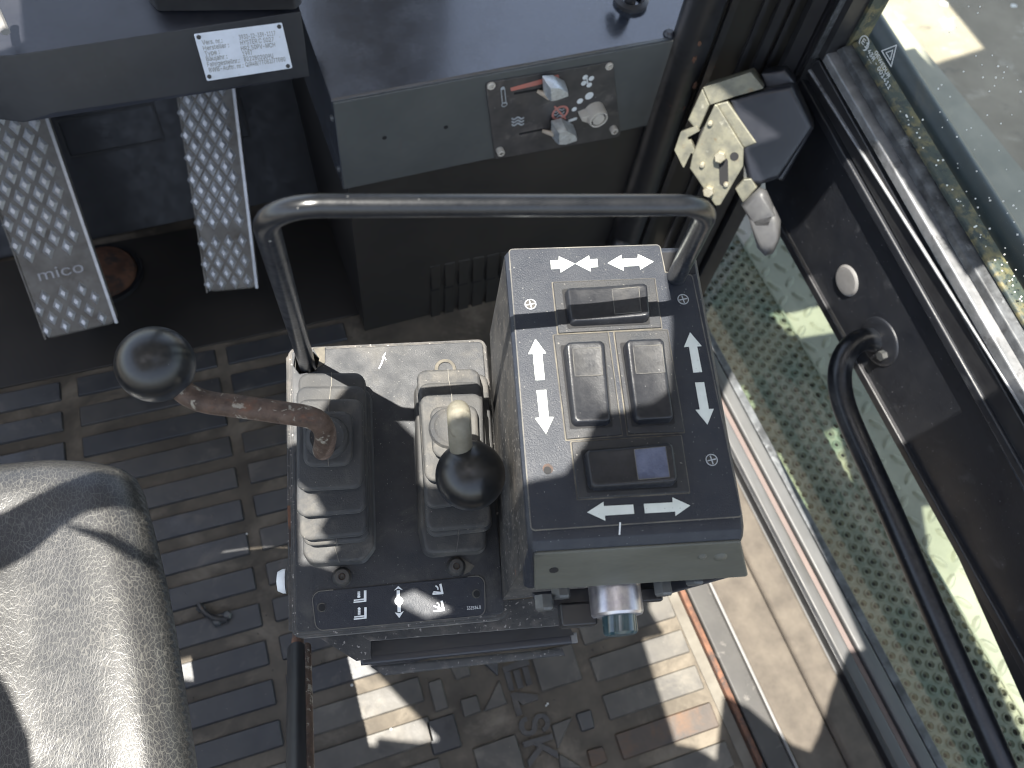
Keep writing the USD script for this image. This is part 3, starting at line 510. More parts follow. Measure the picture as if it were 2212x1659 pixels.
# front upright of the window frame
def upright(name, a, b, w0, w1, lk):
    u0, u1 = FD.uv(a)[0], FD.uv(b)[0]; v0 = FD.uv(a)[1]
    return part(name, FD.to(ext(sbox(min(u0, u1), v0-.005, max(u0, u1), v0+.9), w0, w1)), lk, door)
upright('window_upright', (1690, 128), (1752, 122), -.03, .010, 'pillar_paint'); upright('upright_seal', (1752, 122), (1775, 112), -.03, .004, 'rubber_seal'); upright('upright_trim', (1775, 112), (1781, 110), -.03, .012, 'seal_dirty')
upright('upright_gasket', (1781, 110), (1798, 104), -.03, .006, 'rubber_seal'); upright('upright_dirt', (1798, 104), (1808, 99), -.04, -.018, 'glass_edge_dirt')
# panes
G0, G1 = FD.uv((1798, 106)), FD.uv((2080, 562)); dG = (G1-G0)
part('upper_pane', FD.to(ext(Polygon([G0, G0+dG*2.2, G0+dG*2.2+[0, 1.0], G0+[0, 1.0]]), -.030, -.024)), 'glass_upper', door, smooth=False)
L0, L1 = FD.uv((1650, 440)), FD.uv((2032, 1119)); dL = (L1-L0)
part('lower_pane', FD.to(ext(Polygon([L0+[0, .02], L0+dL*2.1+[0, .02], (L0+dL*2.1)*[1, 0]+[0, -.03], (L0[0], -.03)]), -.012, -.007)), 'glass_lower', door, smooth=False)
# etched mark on the pane
FG = Frame(FD.pt(0, 0, -.0238), *FD.R)
Qp = lambda *pts: FG.poly(Z('Q', *pts))
def mk(s, a, b, hgt, bold=False): part('etched_mark', text(FG, s, Qp(a, b)[0], Qp(a, b)[1], hgt, .0002, .0001, bold), 'label_white', door, smooth=False)
def glassmark(poly): part('etched_mark', FG.to(ext(poly, .0001, .0003)), 'label_white', door, smooth=False)
mk('GEWEDUR', (562, 545), (705, 810), .0046, False); mk('43R - 001411', (492, 530), (710, 925), .0050, False); mk('DOT 67  AS2 M150', (470, 600), (670, 955), .0036); mk('6 mm', (525, 790), (565, 870), .0036)
ec = np.array(Qp((458, 447), (0, 0))[0]); er = np.linalg.norm(np.array(Qp((458, 447), (505, 470))[1])-ec)
glassmark(Point(ec).buffer(.0075, 24).exterior.buffer(.0006)); mk('E1', (425, 435), (480, 505), .0062, False)
tri = Polygon(Qp((800, 460), (740, 700), (635, 525))); glassmark(unary_union([tri.buffer(-.0005).exterior.buffer(.0005), tri.buffer(-.004).exterior.buffer(.0004), tri.buffer(-.0075)]))
sp = [trimesh.creation.icosphere(0, random.uniform(.0005, .0011)) for _ in range(130)]
for m in sp:
    t, h_ = random.random(), random.random()**2; m.apply_translation(FD.pt(*(G0+dG*(.35+.9*t)+[0, .01+.14*h_]), -.0235))
part('water_specks', cat(*sp), 'specks', door, kind='stuff')
# plug, grab handle
pc = FD.pt(*FD.uv((1830, 606)), 0); part('blind_plug', at(lathe([(0, .0035), (.013, .0035), (.0175, .0028), (.0195, .001), (.020, 0)], 32), pc, (-1, 0, 0)), 'cap_plastic', door)
hp = [FD.pt(*FD.uv((1893, 737)), .0)]+[onx(x, y, xx) for x, y, xx in ((1868, 733, .645), (1826, 765, .615), (1814, 830, .600), (1838, 915, .597), (1880, 1008, .597), (1990, 1258, .597), (2100, 1506, .597), (2230, 1800, .597))]
hd = part('grab_handle', tube(hp, .0138, 24, per=10), 'rail_paint', door, smooth=60)
part('mount_ring', at(lathe([(0, .003), (.026, .003), (.030, .0015), (.031, 0)], 32), FD.pt(*FD.uv((1900, 738)), 0), (-1, 0, 0)), 'door_paint', hd)
part('mount_bolt', at(lathe([(0, .008), (.006, .008), (.006, 0)], 6), FD.pt(*FD.uv((1915, 765)), .002), (-1, 0, 0)), 'bolt_dark', hd, smooth=False)
# latch: zinc plates, black housing, rubber lever
lat = thing('door_latch', 'yellowish zinc door latch with black housing and grey rubber lever', 'latch', (.6, .65, .3))
FLt = frame_from(onx(*Z('L', (420, 800), (0, 0))[0], .530), (-.62, -.60, .50))
Lp = lambda w, *pts: FLt.poly(Z('L', *pts), w)
def lplate(name, w0, w1, pts, lk, b=.0015, parent=None):
    p = Polygon(Lp(w1, *pts)).buffer(0).buffer(-.001).buffer(.001)
    return part(name, FLt.to(bev(p, w0, w1, b) if p.convex_hull.area < p.area*1.02 else ext(p, w0, w1)), lk, parent or lat)
lplate('housing', -.075, -.006, [(545, 335), (600, 318), (830, 250), (1060, 215), (1235, 560), (960, 985), (800, 1040), (700, 1030), (650, 720)], 'black_paint', .006)
lplate('housing_top', -.10, -.030, [(800, 112), (1000, 80), (1090, 190), (850, 270)], 'black_paint', .004)
lplate('housing_rib', -.07, -.012, [(1180, 545), (1245, 560), (985, 1010), (915, 985)], 'black_paint', .004)
mpl = lplate('strike_plate', -.004, 0, [(418, 372), (440, 370), (660, 732), (655, 885), (468, 1205), (425, 1212), (212, 900), (235, 790), (330, 560)], 'zinc')
lplate('side_flange', -.030, -.0045, [(428, 366), (528, 342), (772, 690), (660, 735)], 'zinc', .002)
bk = lplate('upper_bracket', -.050, -.006, [(322, 226), (462, 184), (720, 100), (828, 236), (600, 300), (384, 372)], 'zinc', .002)
lplate('bracket_front', -.014, -.005, [(318, 232), (380, 374), (278, 606), (196, 500)], 'zinc', .002)
hk = unary_union([Polygon(Lp(0, (140, 605), (262, 558), (285, 590), (190, 640))), Polygon(Lp(0, (140, 605), (185, 640), (222, 760), (160, 890), (90, 750))), Polygon(Lp(0, (160, 680), (215, 670), (265, 790), (220, 770)))]).buffer(.0008)
part('hook', FLt.to(ext(hk, -.012, -.002)), 'zinc', lat)
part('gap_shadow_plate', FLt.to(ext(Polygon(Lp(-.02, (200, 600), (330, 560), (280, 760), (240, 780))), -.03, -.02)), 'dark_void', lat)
Lc = lambda x, y: FLt.pt(*FLt.uv(Z('L', (x, y), (0, 0))[0], .0), 0)
hexb = lathe([(0, .0085), (.0058, .0085), (.0068, .0075), (.0068, 0)], 6)
for x, y in ((468, 800), (372, 1085)): part('bolt', at(hexb, Lc(x, y), FLt.R[2]), 'bolt_zinc', mpl, smooth=False)
for x, y in ((385, 525), (318, 870), (515, 1030)): part('pin', at(lathe([(0, .004), (.0026, .0036), (.0034, 0)], 14), Lc(x, y), FLt.R[2]), 'bolt_zinc', mpl)
part('slot', FLt.to(ext(LineString(Lp(.0001, (493, 845), (497, 1010))).buffer(.0052), .0001, .0004)), 'dark_void', mpl); part('hole', FLt.to(ext(Point(Lp(.0001, (583, 800), (0, 0))[0]).buffer(.0050), .0001, .0004)), 'dark_void', mpl)
lplate('lever_link', -.030, -.012, [(665, 740), (745, 700), (742, 840), (705, 985), (655, 990)], 'bolt_dark')
lplate('lever_shank', -.016, -.004, [(588, 1072), (660, 990), (722, 984), (772, 1060), (655, 1192)], 'zinc')
gpts = [ [(635, 1200), (790, 1062), (850, 1090), (940, 1290), (890, 1400), (750, 1400)], [(690, 1285), (910, 1215), (968, 1335), (960, 1490), (905, 1610), (840, 1632), (770, 1560), (742, 1390)] ]
g = []
for q in gpts:
    c = np.array(Lp(.0, *q)); cen = c.mean(0); g.append(hull([(*(cen+(x-cen)*k), w) for x in c for k, w in ((1, -.004), (.93, .004), (.72, .0095), (.93, -.013), (.7, -.018))]))
part('rubber_lever', FLt.to(cat(*g)), 'grip_rubber', lat, smooth=60)

# ------------------------------------------------------------------ outside: step, grating, hand rail
ZS = -.16
st = thing('step_platform', 'grey-green steel step platform with raised checker tread outside the door', 'step', (1.1, .3, ZS))
part('deck_plate', ext(sbox(.90, -1.0, 1.62, 1.6), ZS-.006, ZS), 'checker_paint', st)
lug = hull([(math.cos(a)*.0170, math.sin(a)*.0075, 0) for a in np.linspace(0, 6.28, 9)[:-1]]+[(math.cos(a)*.0105, math.sin(a)*.0024, .0050) for a in np.linspace(0, 6.28, 9)[:-1]])
n_l = 0
for i in range(40):
    for j in range(60):
        x, y = .915+.036*i, -.50+.036*j
        if x > 1.34 or n_l >= 295 or y > .85 or y > -.1+(1.42-x)*2.2: continue
        m = lug.copy(); a = math.radians(35 if (i+j) % 2 else 125); m.apply_transform(trimesh.transformations.rotation_matrix(a, [0, 0, 1])); m.apply_translation([x, y, ZS]); part('tread_lug', m, 'checker_paint', st, smooth=False); n_l += 1
gt = thing('step_grating', 'perforated safety grating with punched holes beside the door sill', 'grating', (.8, .3, ZS+.02))
zg = ZS+.02; holes = []; P = .0212
for i in range(12):
    for j in range(70):
        x, y = .688+P*.82*i, -.42+P*(j+.5*(i % 2))
        if y < .92: holes.append((x, y))
sheet = sbox(.676, -.5, .885, 1.0)
sheet = sheet.difference(unary_union([Point(h).buffer(.0052 if h[0] > .86 else .0036, 3) for k, h in enumerate(holes)]))
part('sheet', ext(sheet, zg-.002, zg), 'grate_paint', gt)
part('edge_flange', ext(sbox(.885, -.5, .889, 1.0), zg-.02, zg+.003), 'grate_paint', gt)
rim = lathe([(.0050, 0), (.0058, .0032), (.0068, .0032), (.0085, 0)], 9)
vis = sorted(holes, key=lambda h: abs(h[1]-.15))
for k, h in enumerate(vis[:295]): part('hole_rim', at(rim, (*h, zg)), 'grate_paint', gt, smooth=60)
if len(vis) > 295: part('far_rims', cat(*[at(rim, (*h, zg)) for h in vis[295:]]), 'grate_paint', gt, kind='stuff')
part('under_tray', ext(sbox(.64, -1, 1.60, 1.4), zg-.11, zg-.10), 'dark_void', gt)
hr = thing('outer_handrail', 'round blue-black handrail outside the door glass', 'handrail', (1.0, .3, .2))
XR = .98; pA, pB = onx(1885, 60, XR), onx(2212, 575, XR); dr = (pB-pA)
part('tube', tube([pA-dr*.6, pA, pB, pB+dr*1.2], .0205, 24, smooth=False), 'handrail_paint', hr, smooth=60)
deb = []
for k in range(75):
    x, y = rng.uniform(1.6, 6.5), rng.uniform(-.5, 6); s = rng.uniform(.015, .045)
    m = trimesh.creation.icosphere(1, 1); m.vertices *= rng.uniform(.5, 1.3, (len(m.vertices), 3))*[s, s*.8, s*.2]; m.apply_translation([x, y, -2.5]); deb.append(m)
part('ground_debris', cat(*deb), 'debris', kind='stuff', smooth=False)

# ------------------------------------------------------------------ seat
outline = [(-260, 1030), (-120, 1000), (0, 985), (100, 976), (190, 980), (250, 993), (277, 1012), (296, 1050), (308, 1098), (325, 1165), (345, 1250), (360, 1330), (376, 1430), (392, 1530), (408, 1640), (430, 1800), (430, 2000), (-260, 2000)]
sp_ = Polygon([tuple(onz(*p, .49)[:2]) for p in outline]).buffer(-.012).buffer(.012)
def cushion(poly, ztop, r, step=.006):
    pts, hs = [], []
    for k, d in enumerate(np.r_[0, r*np.array([.03, .1, .2, .32, .46, .62, .8, 1.0])]):
        q = poly.buffer(-d); q = q if q.geom_type == 'Polygon' else max(q.geoms, key=lambda g: g.area)
        n = int(q.exterior.length/step)
        for t in range(n): c = q.exterior.interpolate(t/n, normalized=True); pts.append((c.x, c.y)); hs.append(ztop-r+math.sqrt(max(0, r*r-(r-d)**2)))
    inn = poly.buffer(-r-step*.6); x0, y0, x1, y1 = inn.bounds
    for x in np.arange(x0, x1, step*1.3):
        for y in np.arange(y0, y1, step*1.3):
            if inn.contains(Point(x, y)): d = poly.exterior.distance(Point(x, y)); pts.append((x, y)); hs.append(ztop-.14*(d-r)*min(1, (d-r)/.03))
    P = np.array(pts); h = np.array(hs)+.0015*(meshkit.fbm(np.c_[P*22, np.zeros(len(P))], 3)-.5)
    tri = Delaunay(P).simplices; c = P[tri].mean(1); keep = [poly.buffer(1e-6).contains(Point(*q)) for q in c]; tri = tri[keep]
    a, b = P[tri[:, 1]]-P[tri[:, 0]], P[tri[:, 2]]-P[tri[:, 0]]; s = a[:, 0]*b[:, 1]-a[:, 1]*b[:, 0]; tri[s < 0] = tri[s < 0][:, ::-1]
    top = trimesh.Trimesh(np.c_[P, h], tri, process=False)
    n0 = int(poly.exterior.length/step); cen = np.array(poly.centroid.coords[0]); ins_ = lambda d: np.array([[(g := poly.buffer(-d).exterior).interpolate(g.project(Point(*q))).x, g.interpolate(g.project(Point(*q))).y] for q in P[:n0]])
    V = np.concatenate([top.vertices, np.c_[ins_(.022), h[:n0]-.03], np.c_[ins_(.05), h[:n0]-.10]]); b0 = len(P); F = []
    ccw = poly.exterior.is_ccw
    for l0, l1 in ((0, b0), (b0, b0+n0)):
        for i in range(n0):
            j = (i+1) % n0; f = [[l0+i, l1+i, l1+j], [l0+i, l1+j, l0+j]]; F += f if ccw else [q[::-1] for q in f]
    return trimesh.Trimesh(V, np.vstack([top.faces, F]), process=False)
seat = thing('driver_seat', 'grey cracked vinyl seat cushion with pale creases at lower left', 'seat', (-.25, .1, .4))
part('cushion', cushion(sp_, .50, .032), 'vinyl', seat, smooth=70)
x0, y0 = onz(376, 1430, .47)[:2]
part('base_pan', hull([(x, y, z) for x, y in np.array(sp_.buffer(-.075).convex_hull.exterior.coords) for z in (.30, .37)]), 'rubber_seal', seat)
# ------------------------------------------------------------------ lever console
con = thing('lever_console', 'worn dark grey lever console plate with printed label and tubular rail', 'console', FA.o)
px = FA.poly([(631, 757), (1042, 738), (1090, 1325), (640, 1366)])
pp = rnd(px, .003); px_o = pp.buffer(.0035)
hole1 = Polygon(FA.poly([(640, 765), (676, 762), (688, 775), (682, 800), (648, 806), (636, 790)])).buffer(.0006)
x0, y0, x1, y1 = pp.bounds
part('top_plate', cat(FA.to(ext(pp.difference(hole1), -.003, 0)), ), 'plate_paint', con)
rimp = [pp.buffer(.0006), pp.buffer(.0026), pp.buffer(.0034)]
sk = []
for q, wa, wb in ((pp.exterior.buffer(.0010).difference(Polygon(FA.poly([(1020, 700), (1150, 700), (1120, 1350), (1075, 1350)]))), -.0026, -.0006), (rimp[1].difference(pp.buffer(-.002)), -.006, -.0022), (rimp[2].difference(pp.buffer(-.001)), -.034, -.005)): sk.append(ext(q, wa, wb))
part('skirt', FA.to(cat(*sk)), 'box_side', con, smooth=False)
part('under_shell', FA.to(ext(pp.buffer(-.003), -.036, -.034)), 'black_paint', con)
part('rail_socket', FA.to(ext(hole1, -.03, -.0285)), 'dark_void', con)
part('weld_patch', FA.to(ext(Polygon(FA.poly([(676, 752), (702, 750), (702, 784), (684, 796), (690, 776)])).difference(hole1), .0002, .0008)), 'grime', con)
part('left_flange', FA.to(hull([(*p, w) for p in FA.poly([(616, 768), (631, 757), (640, 1366), (622, 1362)]) for w in (-.004, -.0075)])), 'box_side', con)
part('flange_rust', FA.to(ext(Polygon(FA.poly([(619, 1090), (628, 1090), (632, 1180), (623, 1180)])), -.0041, -.0037)), 'rust', con)
part('edge_rust', FA.to(ext(Polygon(FA.poly(Z('O', (1370, 740), (1560, 690), (1750, 690), (1760, 712), (1500, 735), (1390, 750)))), .0001, .0004)), 'rust', con)
part('bare_patch', FA.to(ext(Polygon(FA.poly(Z('O', (1690, 150), (1830, 240), (1790, 290), (1730, 320), (1745, 250)))), .0001, .0005)), 'grime', con)
part('side_button', at(lathe([(0, .006), (.006, .005), (.0075, .002), (.0075, 0)], 20), FA.pt(*FA.uv((618, 1255), -.02), -.02), -exA), 'label_white', con)
for p in Z('O', (610, 340), (1660, 245)):
    c = FA.pt(*FA.uv(p), 0); s_ = part('cap_screw', at(lathe([(0, .0022), (.0018, .0022), (.0022, .0042), (.0042, .0040), (.0056, .0024), (.0060, 0)], 24), c, ezA), 'screw_black', con)
    part('hex_socket', at(lathe([(.0018, .0001), (.0021, 0)], 6), c+ezA*.0024, ezA), 'rust', s_, smooth=False)
for p in ((962, 798),): part('washer', at(lathe([(.0050, .001), (.007, .001), (.0074, 0)], 20), FA.pt(*FA.uv(p), .0002), ezA), 'grime', con)
part('scratch', FA.to(ext(unary_union([strip(FA.poly([(826, 773), (830, 768), (824, 786), (818, 797)]), .0009), strip(FA.poly([(829, 770), (834, 778)]), .0007)]), .0001, .0003)), 'label_white', con)
# printed label
lq = rnd(FA.poly([(673, 1279), (1046, 1243), (1048, 1330), (683, 1363)]), .005)
lb = part('label_plate', FA.to(ext(lq, .0002, .0006)), 'switch_paint', con); part('label_edge', FA.to(ext(lq.exterior.buffer(.00025).difference(Polygon(FA.poly([(720, 1250), (1010, 1225), (1010, 1280), (720, 1300)]))), .0006, .0008)), 'edge_line', lb)
for p in Z('O', (420, 622), (1845, 497)):
    c = FA.uv(p); part('label_hole', FA.to(ext(Point(c).buffer(.0021), .0007, .0009)), 'dark_void', lb); part('hole_edge', FA.to(ext(Point(c).buffer(.0027).difference(Point(np.array(c)+[.0005, .0]).buffer(.0022)), .0007, .0010)), 'grime', lb)
def sym(*polys): part('printed_symbol', FA.to(ext(unary_union([p for p in polys if not p.is_empty]), .0007, .00095)), 'label_white', lb, smooth=False)
O_ = lambda *pts: FA.poly(Z('O', *pts))
def sl(a, b, w): return strip(O_(a, b), w)
for dy, dx, fl in ((0, 0, 1), (155, 3, -1)):
    y = 575+dy
    sym(sl((715+dx, y), (832+dx, y-12), .0008), sl((718+dx, y-18 if dy == 0 else y-20), (832+dx, y-32), .0008), sl((822+dx, y-15), (822+dx, y-110), .0015))
    sym(*[sl((752+dx, y-(45+12*k)), (776+dx, y-(48+12*k)), .0006) for k in range(5)], Polygon(O_((764+dx, y-(70 if fl == 1 else 112)), (780+dx, y-(55 if fl == 1 else 98)), (764+dx, y-(40 if fl == 1 else 84)), (748+dx, y-(55 if fl == 1 else 98)))))
sym(sl((1127, 525), (1127, 465), .0020), Polygon(O_((1127, 424), (1168, 462), (1127, 448), (1086, 468)))); sym(Point(O_((1132, 562), (0, 0))[0]).buffer(.0026)); sym(sl((1133, 600), (1136, 665), .0020), Polygon(O_((1136, 720), (1178, 655), (1136, 676), (1095, 668))))
for dy, dx, lean in ((0, 0, -1), (155, 12, 1)):
    y = 500+dy
    sym(sl((1442+dx, y), (1542+dx, y-8), .0009), sl((1532+dx, y-10), (1514+dx, y-95), .0014), sl((1532+dx, y-12), ((1450 if lean < 0 else 1440)+dx, y-(22 if lean < 0 else 48)), .0009), *([sl((1442+dx, y-6), (1460+dx, y-10), .0008)] if lean < 0 else []))
    for k in range(4): a = math.radians(25+22*k); sym(Polygon([np.array(O_((1462+dx+30*math.sin(a), y-48-28*math.cos(a)), (0, 0))[0])+np.array(d) for d in ((-.0005, 0), (0, .0007), (.0005, 0), (0, -.0007))]))
part('lettering', text(FA, '331536.0', O_((1758, 645), (1885, 633))[0], O_((1758, 645), (1885, 633))[1], .0019, .0002, .0007), 'label_white', lb, smooth=False)
# bracket and channel under the plate
FU = lambda w, *pts: FA.poly(pts, w)
part('bracket_box', FA.to(hull([(*p, w) for p in FU(-.055, (700, 1330), (1215, 1290), (1230, 1350), (800, 1385)) for w in (-.055, -.036)])), 'box_side', con)
part('bracket_side', FA.to(hull([(*p, w) for p in FU(-.06, (690, 1378), (800, 1362), (800, 1424), (770, 1428)) for w in (-.09, -.06)])), 'box_side', con)
part('channel', FA.to(hull([(*p, w) for p in FU(-.075, (797, 1360), (1215, 1325), (1240, 1372), (797, 1418)) for w in (-.080, -.075)])), 'rubber_seal', con)
part('channel_lip', FA.to(bev(Polygon(FU(-.085, (776, 1412), (1240, 1366), (1247, 1390), (780, 1438))), -.095, -.085, .002)), 'black_paint', con)
part('lip_end', FA.to(bev(Polygon(FU(-.084, (1232, 1368), (1246, 1366), (1249, 1388), (1236, 1390))), -.092, -.084, .001)), 'cap_plastic', con)
part('lower_flange', FA.to(bev(Polygon(FU(-.16, (800, 1440), (1215, 1400), (1222, 1416), (830, 1460))), -.17, -.16, .002)), 'box_side', con)
part('pedestal', hull([(x, y, z) for x, y in ((.01, .27), (.11, .245), (.125, .285), (.025, .31)) for z in (0, .585)]), 'black_paint', con)
# tubular rail
LT, RT = onz(562, 445, .880), onz(1535, 443, .864)
rb1, rb2 = FA.pt(*FA.uv((662, 782)), -.01), FB.pt(*FB.uv((1466, 590)), -.012)
rF = .020; rail = part('tube_rail', tube(fillet([rb1, LT, RT, rb2], rF, 9), (.0054, .0047, .0044, .0044, .0045, .0050), 24, smooth=False), 'rail_paint', con, smooth=70)

# levers: stepped rubber gaiter, bent shaft, black ball
def tiers(F, zz, T, base):
    ms = []
    for k, (w0, w1, pts) in enumerate(T):
        q = F.poly(Z(zz, *pts), w1); r = .006
        ms.append(bev(rnd(q, r), w0, w1, .0022, 3, flare=-.0035 if k else .001))
    return ms
def lever(name, label, zz, T, collar, shaft, radii, ball, br, lk, seam, sh_off=0):
    th = thing(name, label, 'lever', FA.pt(*FA.uv(Z(zz, collar, collar)[0], .05), .0), 'console levers')
    for k, m in enumerate(tiers(FA, zz, T, None)): part('gaiter_fold', FA.to(m), 'boot_rubber', th, smooth=50)
    for k, (w0, w1, pts) in enumerate(T):                               # moulding seam down the middle
        (a, b), (c, d) = FA.poly(Z(zz, *seam[k]), w1)
        part('seam', FA.to(ext(strip([(a, b), (c, d)], .0005), w1-.0002, w1+.0003)), 'edge_line', th, smooth=False)
    cw = T[-1][1]; cc = FA.pt(*FA.uv(Z(zz, collar, collar)[0], cw+.003), cw)
    part('collar', at(lathe([(.0125, 0), (.0115, .0028), (.0095, .0042), (.0078, .0034), (0, .0030)], 28), cc, ezA), 'boot_rubber', th)
    S = [cc-ezA*.01+sh_off]+shaft; part('shaft', tube(S, radii, 22, per=10), lk, th, smooth=60)
    m = trimesh.creation.icosphere(4, br); m.apply_translation(ball); part('ball_knob', m, 'knob_plastic', th, smooth=True)
T1 = [(0, .012, [(95, 250), (610, 270), (640, 1440), (560, 1545), (170, 1570), (110, 1480)]), (.010, .022, [(75, 160), (575, 165), (605, 1400), (110, 1440)]), (.020, .031, [(75, 152), (566, 148), (592, 1355), (85, 1400)]),
      (.029, .040, [(60, 250), (574, 246), (584, 1185), (63, 1225)]), (.038, .049, [(66, 345), (558, 342), (562, 1005), (62, 1032)]), (.047, .058, [(110, 432), (482, 434), (476, 838), (112, 850)])]
s1 = [[(345, 1440), (380, 1560)], [(340, 1240), (365, 1440)], [(322, 150), (322, 255)], [(318, 255), (308, 350)], [(306, 350), (300, 440)], [(292, 700), (300, 845)]]
ball1 = ond(336, 787, .412)
c1_ = FA.pt(*FA.uv(Z('P', (285, 640), (0, 0))[0], .06), .06)
sh1 = [ond(*Z('P', (268, 575), (0, 0))[0], .440), ond(*Z('P', (190, 495), (0, 0))[0], .430), ond(622, 893, .425), ond(492, 875, .420), ond(425, 862, .418), ond(392, 842, .417), ond(368, 815, .414)]
lever('left_lever', 'left control lever with rusty brown bent shaft and black ball knob', 'P', T1, (288, 628), sh1, [.0059, .0059], ball1, .0190, 'rusty_shaft', s1)
T2 = [(0, .012, [(115, 220), (650, 150), (690, 700), (640, 1440), (600, 1475), (190, 1500), (150, 1300)]), (.010, .022, [(125, 135), (592, 125), (690, 1320), (200, 1375)]), (.020, .031, [(122, 130), (590, 118), (688, 1292), (195, 1332)]),
      (.029, .040, [(135, 228), (604, 213), (682, 1100), (188, 1166)]), (.038, .049, [(145, 312), (614, 300), (632, 932), (188, 962)]), (.047, .058, [(222, 402), (576, 384), (592, 760), (244, 782)])]
s2 = [[(440, 1330), (418, 1480)], [(438, 1310), (430, 1360)], [(355, 125), (362, 220)], [(365, 218), (380, 305)], [(382, 308), (386, 375)], [(420, 700), (420, 770)]]
ball2_px = (1016, 1027); ball2 = ond(1016, 1027, .430)
sh2 = [ond(*Z('T', (434, 470), (0, 0))[0], .428), ond(*Z('T', (434, 448), (0, 0))[0], .416), ond(*Z('T', (438, 490), (0, 0))[0], .411), ond(*Z('T', (443, 580), (0, 0))[0], .414), ond(*Z('T', (452, 700), (0, 0))[0], .422), ond(*Z('T', (500, 860), (0, 0))[0], .430)]
lever('right_lever', 'right control lever with pale steel shaft and black ball knob beside the switch box', 'T', T2, (372, 555), sh2, [.0060, .0060], ball2, .0182, 'steel_shaft', s2, FA.pt(*FA.uv(Z('T', (432, 520), (0, 0))[0], .06), .06)-FA.pt(*FA.uv(Z('T', (372, 555), (0, 0))[0], .06), .06))

# ------------------------------------------------------------------ switch box
sb = thing('switch_box', 'black switch box with four rocker switches and white arrows', 'switch box', FB.o)
tq = FB.poly([(1092, 542), (1506, 536), (1603, 1122), (1606, 1140), (1142, 1158)]); bq = FB.poly([(1090, 541), (1505, 536), (1607, 1126), (1141, 1148)]); uL, uR, vR, vF = (bq[0][0]+bq[3][0])/2, (bq[1][0]+bq[2][0])/2, (bq[0][1]+bq[1][1])/2, (bq[2][1]+bq[3][1])/2
fb = FB.uv((1150, 1270), -.034); fr_ = FB.uv((1606, 1246), -.034)
prof = [(vR+.002, -.004), (vR+.0005, -.0012), (vR-.002, 0), (vF+.002, 0), (vF-.004, -.0012), (vF-.008, -.0045), (fb[1], -.034), (fb[1]+.001, -.036)]
low = [FB.R@(FA.pt(*FA.uv(p), 0)-FB.o) for p in ((1044, 722), (1086, 1296))]
def slab(u, b=.003): return [(u+b, v, w) for v, w in prof]
bodym = hull([(uL+.002, v, w) for v, w in prof]+[(uR-.002, v, w) for v, w in prof]+[(uL, v-.0015 if v > vR-.01 else v+.0015, w-.002) for v, w in prof]+[(uR, v-.0015 if v > vR-.01 else v+.0015, w-.002) for v, w in prof])
hole2 = Polygon(FB.poly([(1430, 560), (1432, 548), (1494, 548), (1500, 590), (1448, 592), (1436, 580)]))
lowm = hull([(uL, v, -.006) for v in (vR, vF-.006)]+[(uR, v, -.006) for v in (vR, vF-.006)]+[(uL, low[0][1], low[0][2]), (uR, low[0][1], low[0][2]), (low[1][0], low[1][1], low[1][2]), (uR, low[1][1]+.004, low[1][2]), (uL, fb[1]+.010, -.036), (uR, fb[1]+.010, -.036)])
part('upper_shell', FB.to(bodym), 'switch_paint', sb, smooth=24)
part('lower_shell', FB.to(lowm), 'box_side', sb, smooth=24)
fq = [(uL+.002, vF-.0075, -.0045), (uR-.002, vF-.0075, -.0045), (fr_[0]+.003, fr_[1], -.034), (fb[0]+.0005, fb[1], -.034)]
nf = unit(np.cross(np.array(fq[1])-fq[0], np.array(fq[0])-np.array(fq[3]))); nf = nf if nf[1] < 0 else -nf
FF = frame_from(FB.pt(*np.mean(fq, 0)), nf@FB.R, up=ezB)
ff = Polygon([tuple((FF.R@(FB.pt(*p)-FF.o))[:2]) for p in fq]); ff = ff.buffer(-.002).buffer(.0016)
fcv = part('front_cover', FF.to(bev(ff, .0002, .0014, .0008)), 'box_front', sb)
part('cover_hole', FF.to(ext(Point(FF.uv(Z('N', (397, 1158), (0, 0))[0])).buffer(.0022), .0014, .0017)), 'dark_void', fcv)
for p, r in (((1545, 1072), .0036), ((1420, 1068), .0024)): part('paint_blister', at(lathe([(0, .0012), (r*.6, .001), (r, 0)], 18), FF.pt(*FF.uv(Z('N', p, p)[0]), .0013), FF.R[2]), 'box_front', fcv)
# bolts, key switch and buzzer under the front edge
for p in ((450, 1352), (338, 1435), (1158, 1332), (1372, 1258)):
    c = FB.pt(*FB.uv(Z('N', p, p)[0], -.042), -.042); part('under_bolt', at(lathe([(0, .0075), (.0042, .0075), (.0050, .0064), (.0050, 0)], 6), c+eyB*.006, -eyB), 'bolt_dark', sb, smooth=False)
part('under_plate', FB.to(hull([(*FB.uv(p, -.060), w) for p in [Z('N', (250, 1330), (0, 0))[0], Z('N', (1640, 1215), (0, 0))[0], Z('N', (1010, 1390), (0, 0))[0], Z('N', (300, 1440), (0, 0))[0]] for w in (-.064, -.060)])), 'black_paint', sb)
cy = lambda p, w: FB.pt(*FB.uv(Z('N', p, p)[0], w), w)
k0 = cy((822, 1330), -.050); ks = part('key_switch', at(lathe([(.0135, -.012), (.0135, .0085), (.0125, .0098), (.008, .0098), (.0, .0098)], 32), k0-eyB*.002, -eyB), 'brushed_steel', sb)
part('switch_button', at(lathe([(.0088, 0), (.0088, .0085), (.0075, .0098), (0, .0098)], 24), k0-eyB*.0115+exB*.0006, -eyB), 'button_dark', ks)
part('cable_box', FB.to(rbox((*FB.uv(Z('N', (570, 1480), (0, 0))[0], -.056), -.060), (.019, .012, .012), .0015)), 'rubber_seal', sb)
part('flange_ear', FB.to(rbox((*FB.uv(Z('N', (1040, 1350), (0, 0))[0], -.056), -.056), (.016, .007, .006), .001)), 'rubber_seal', sb)
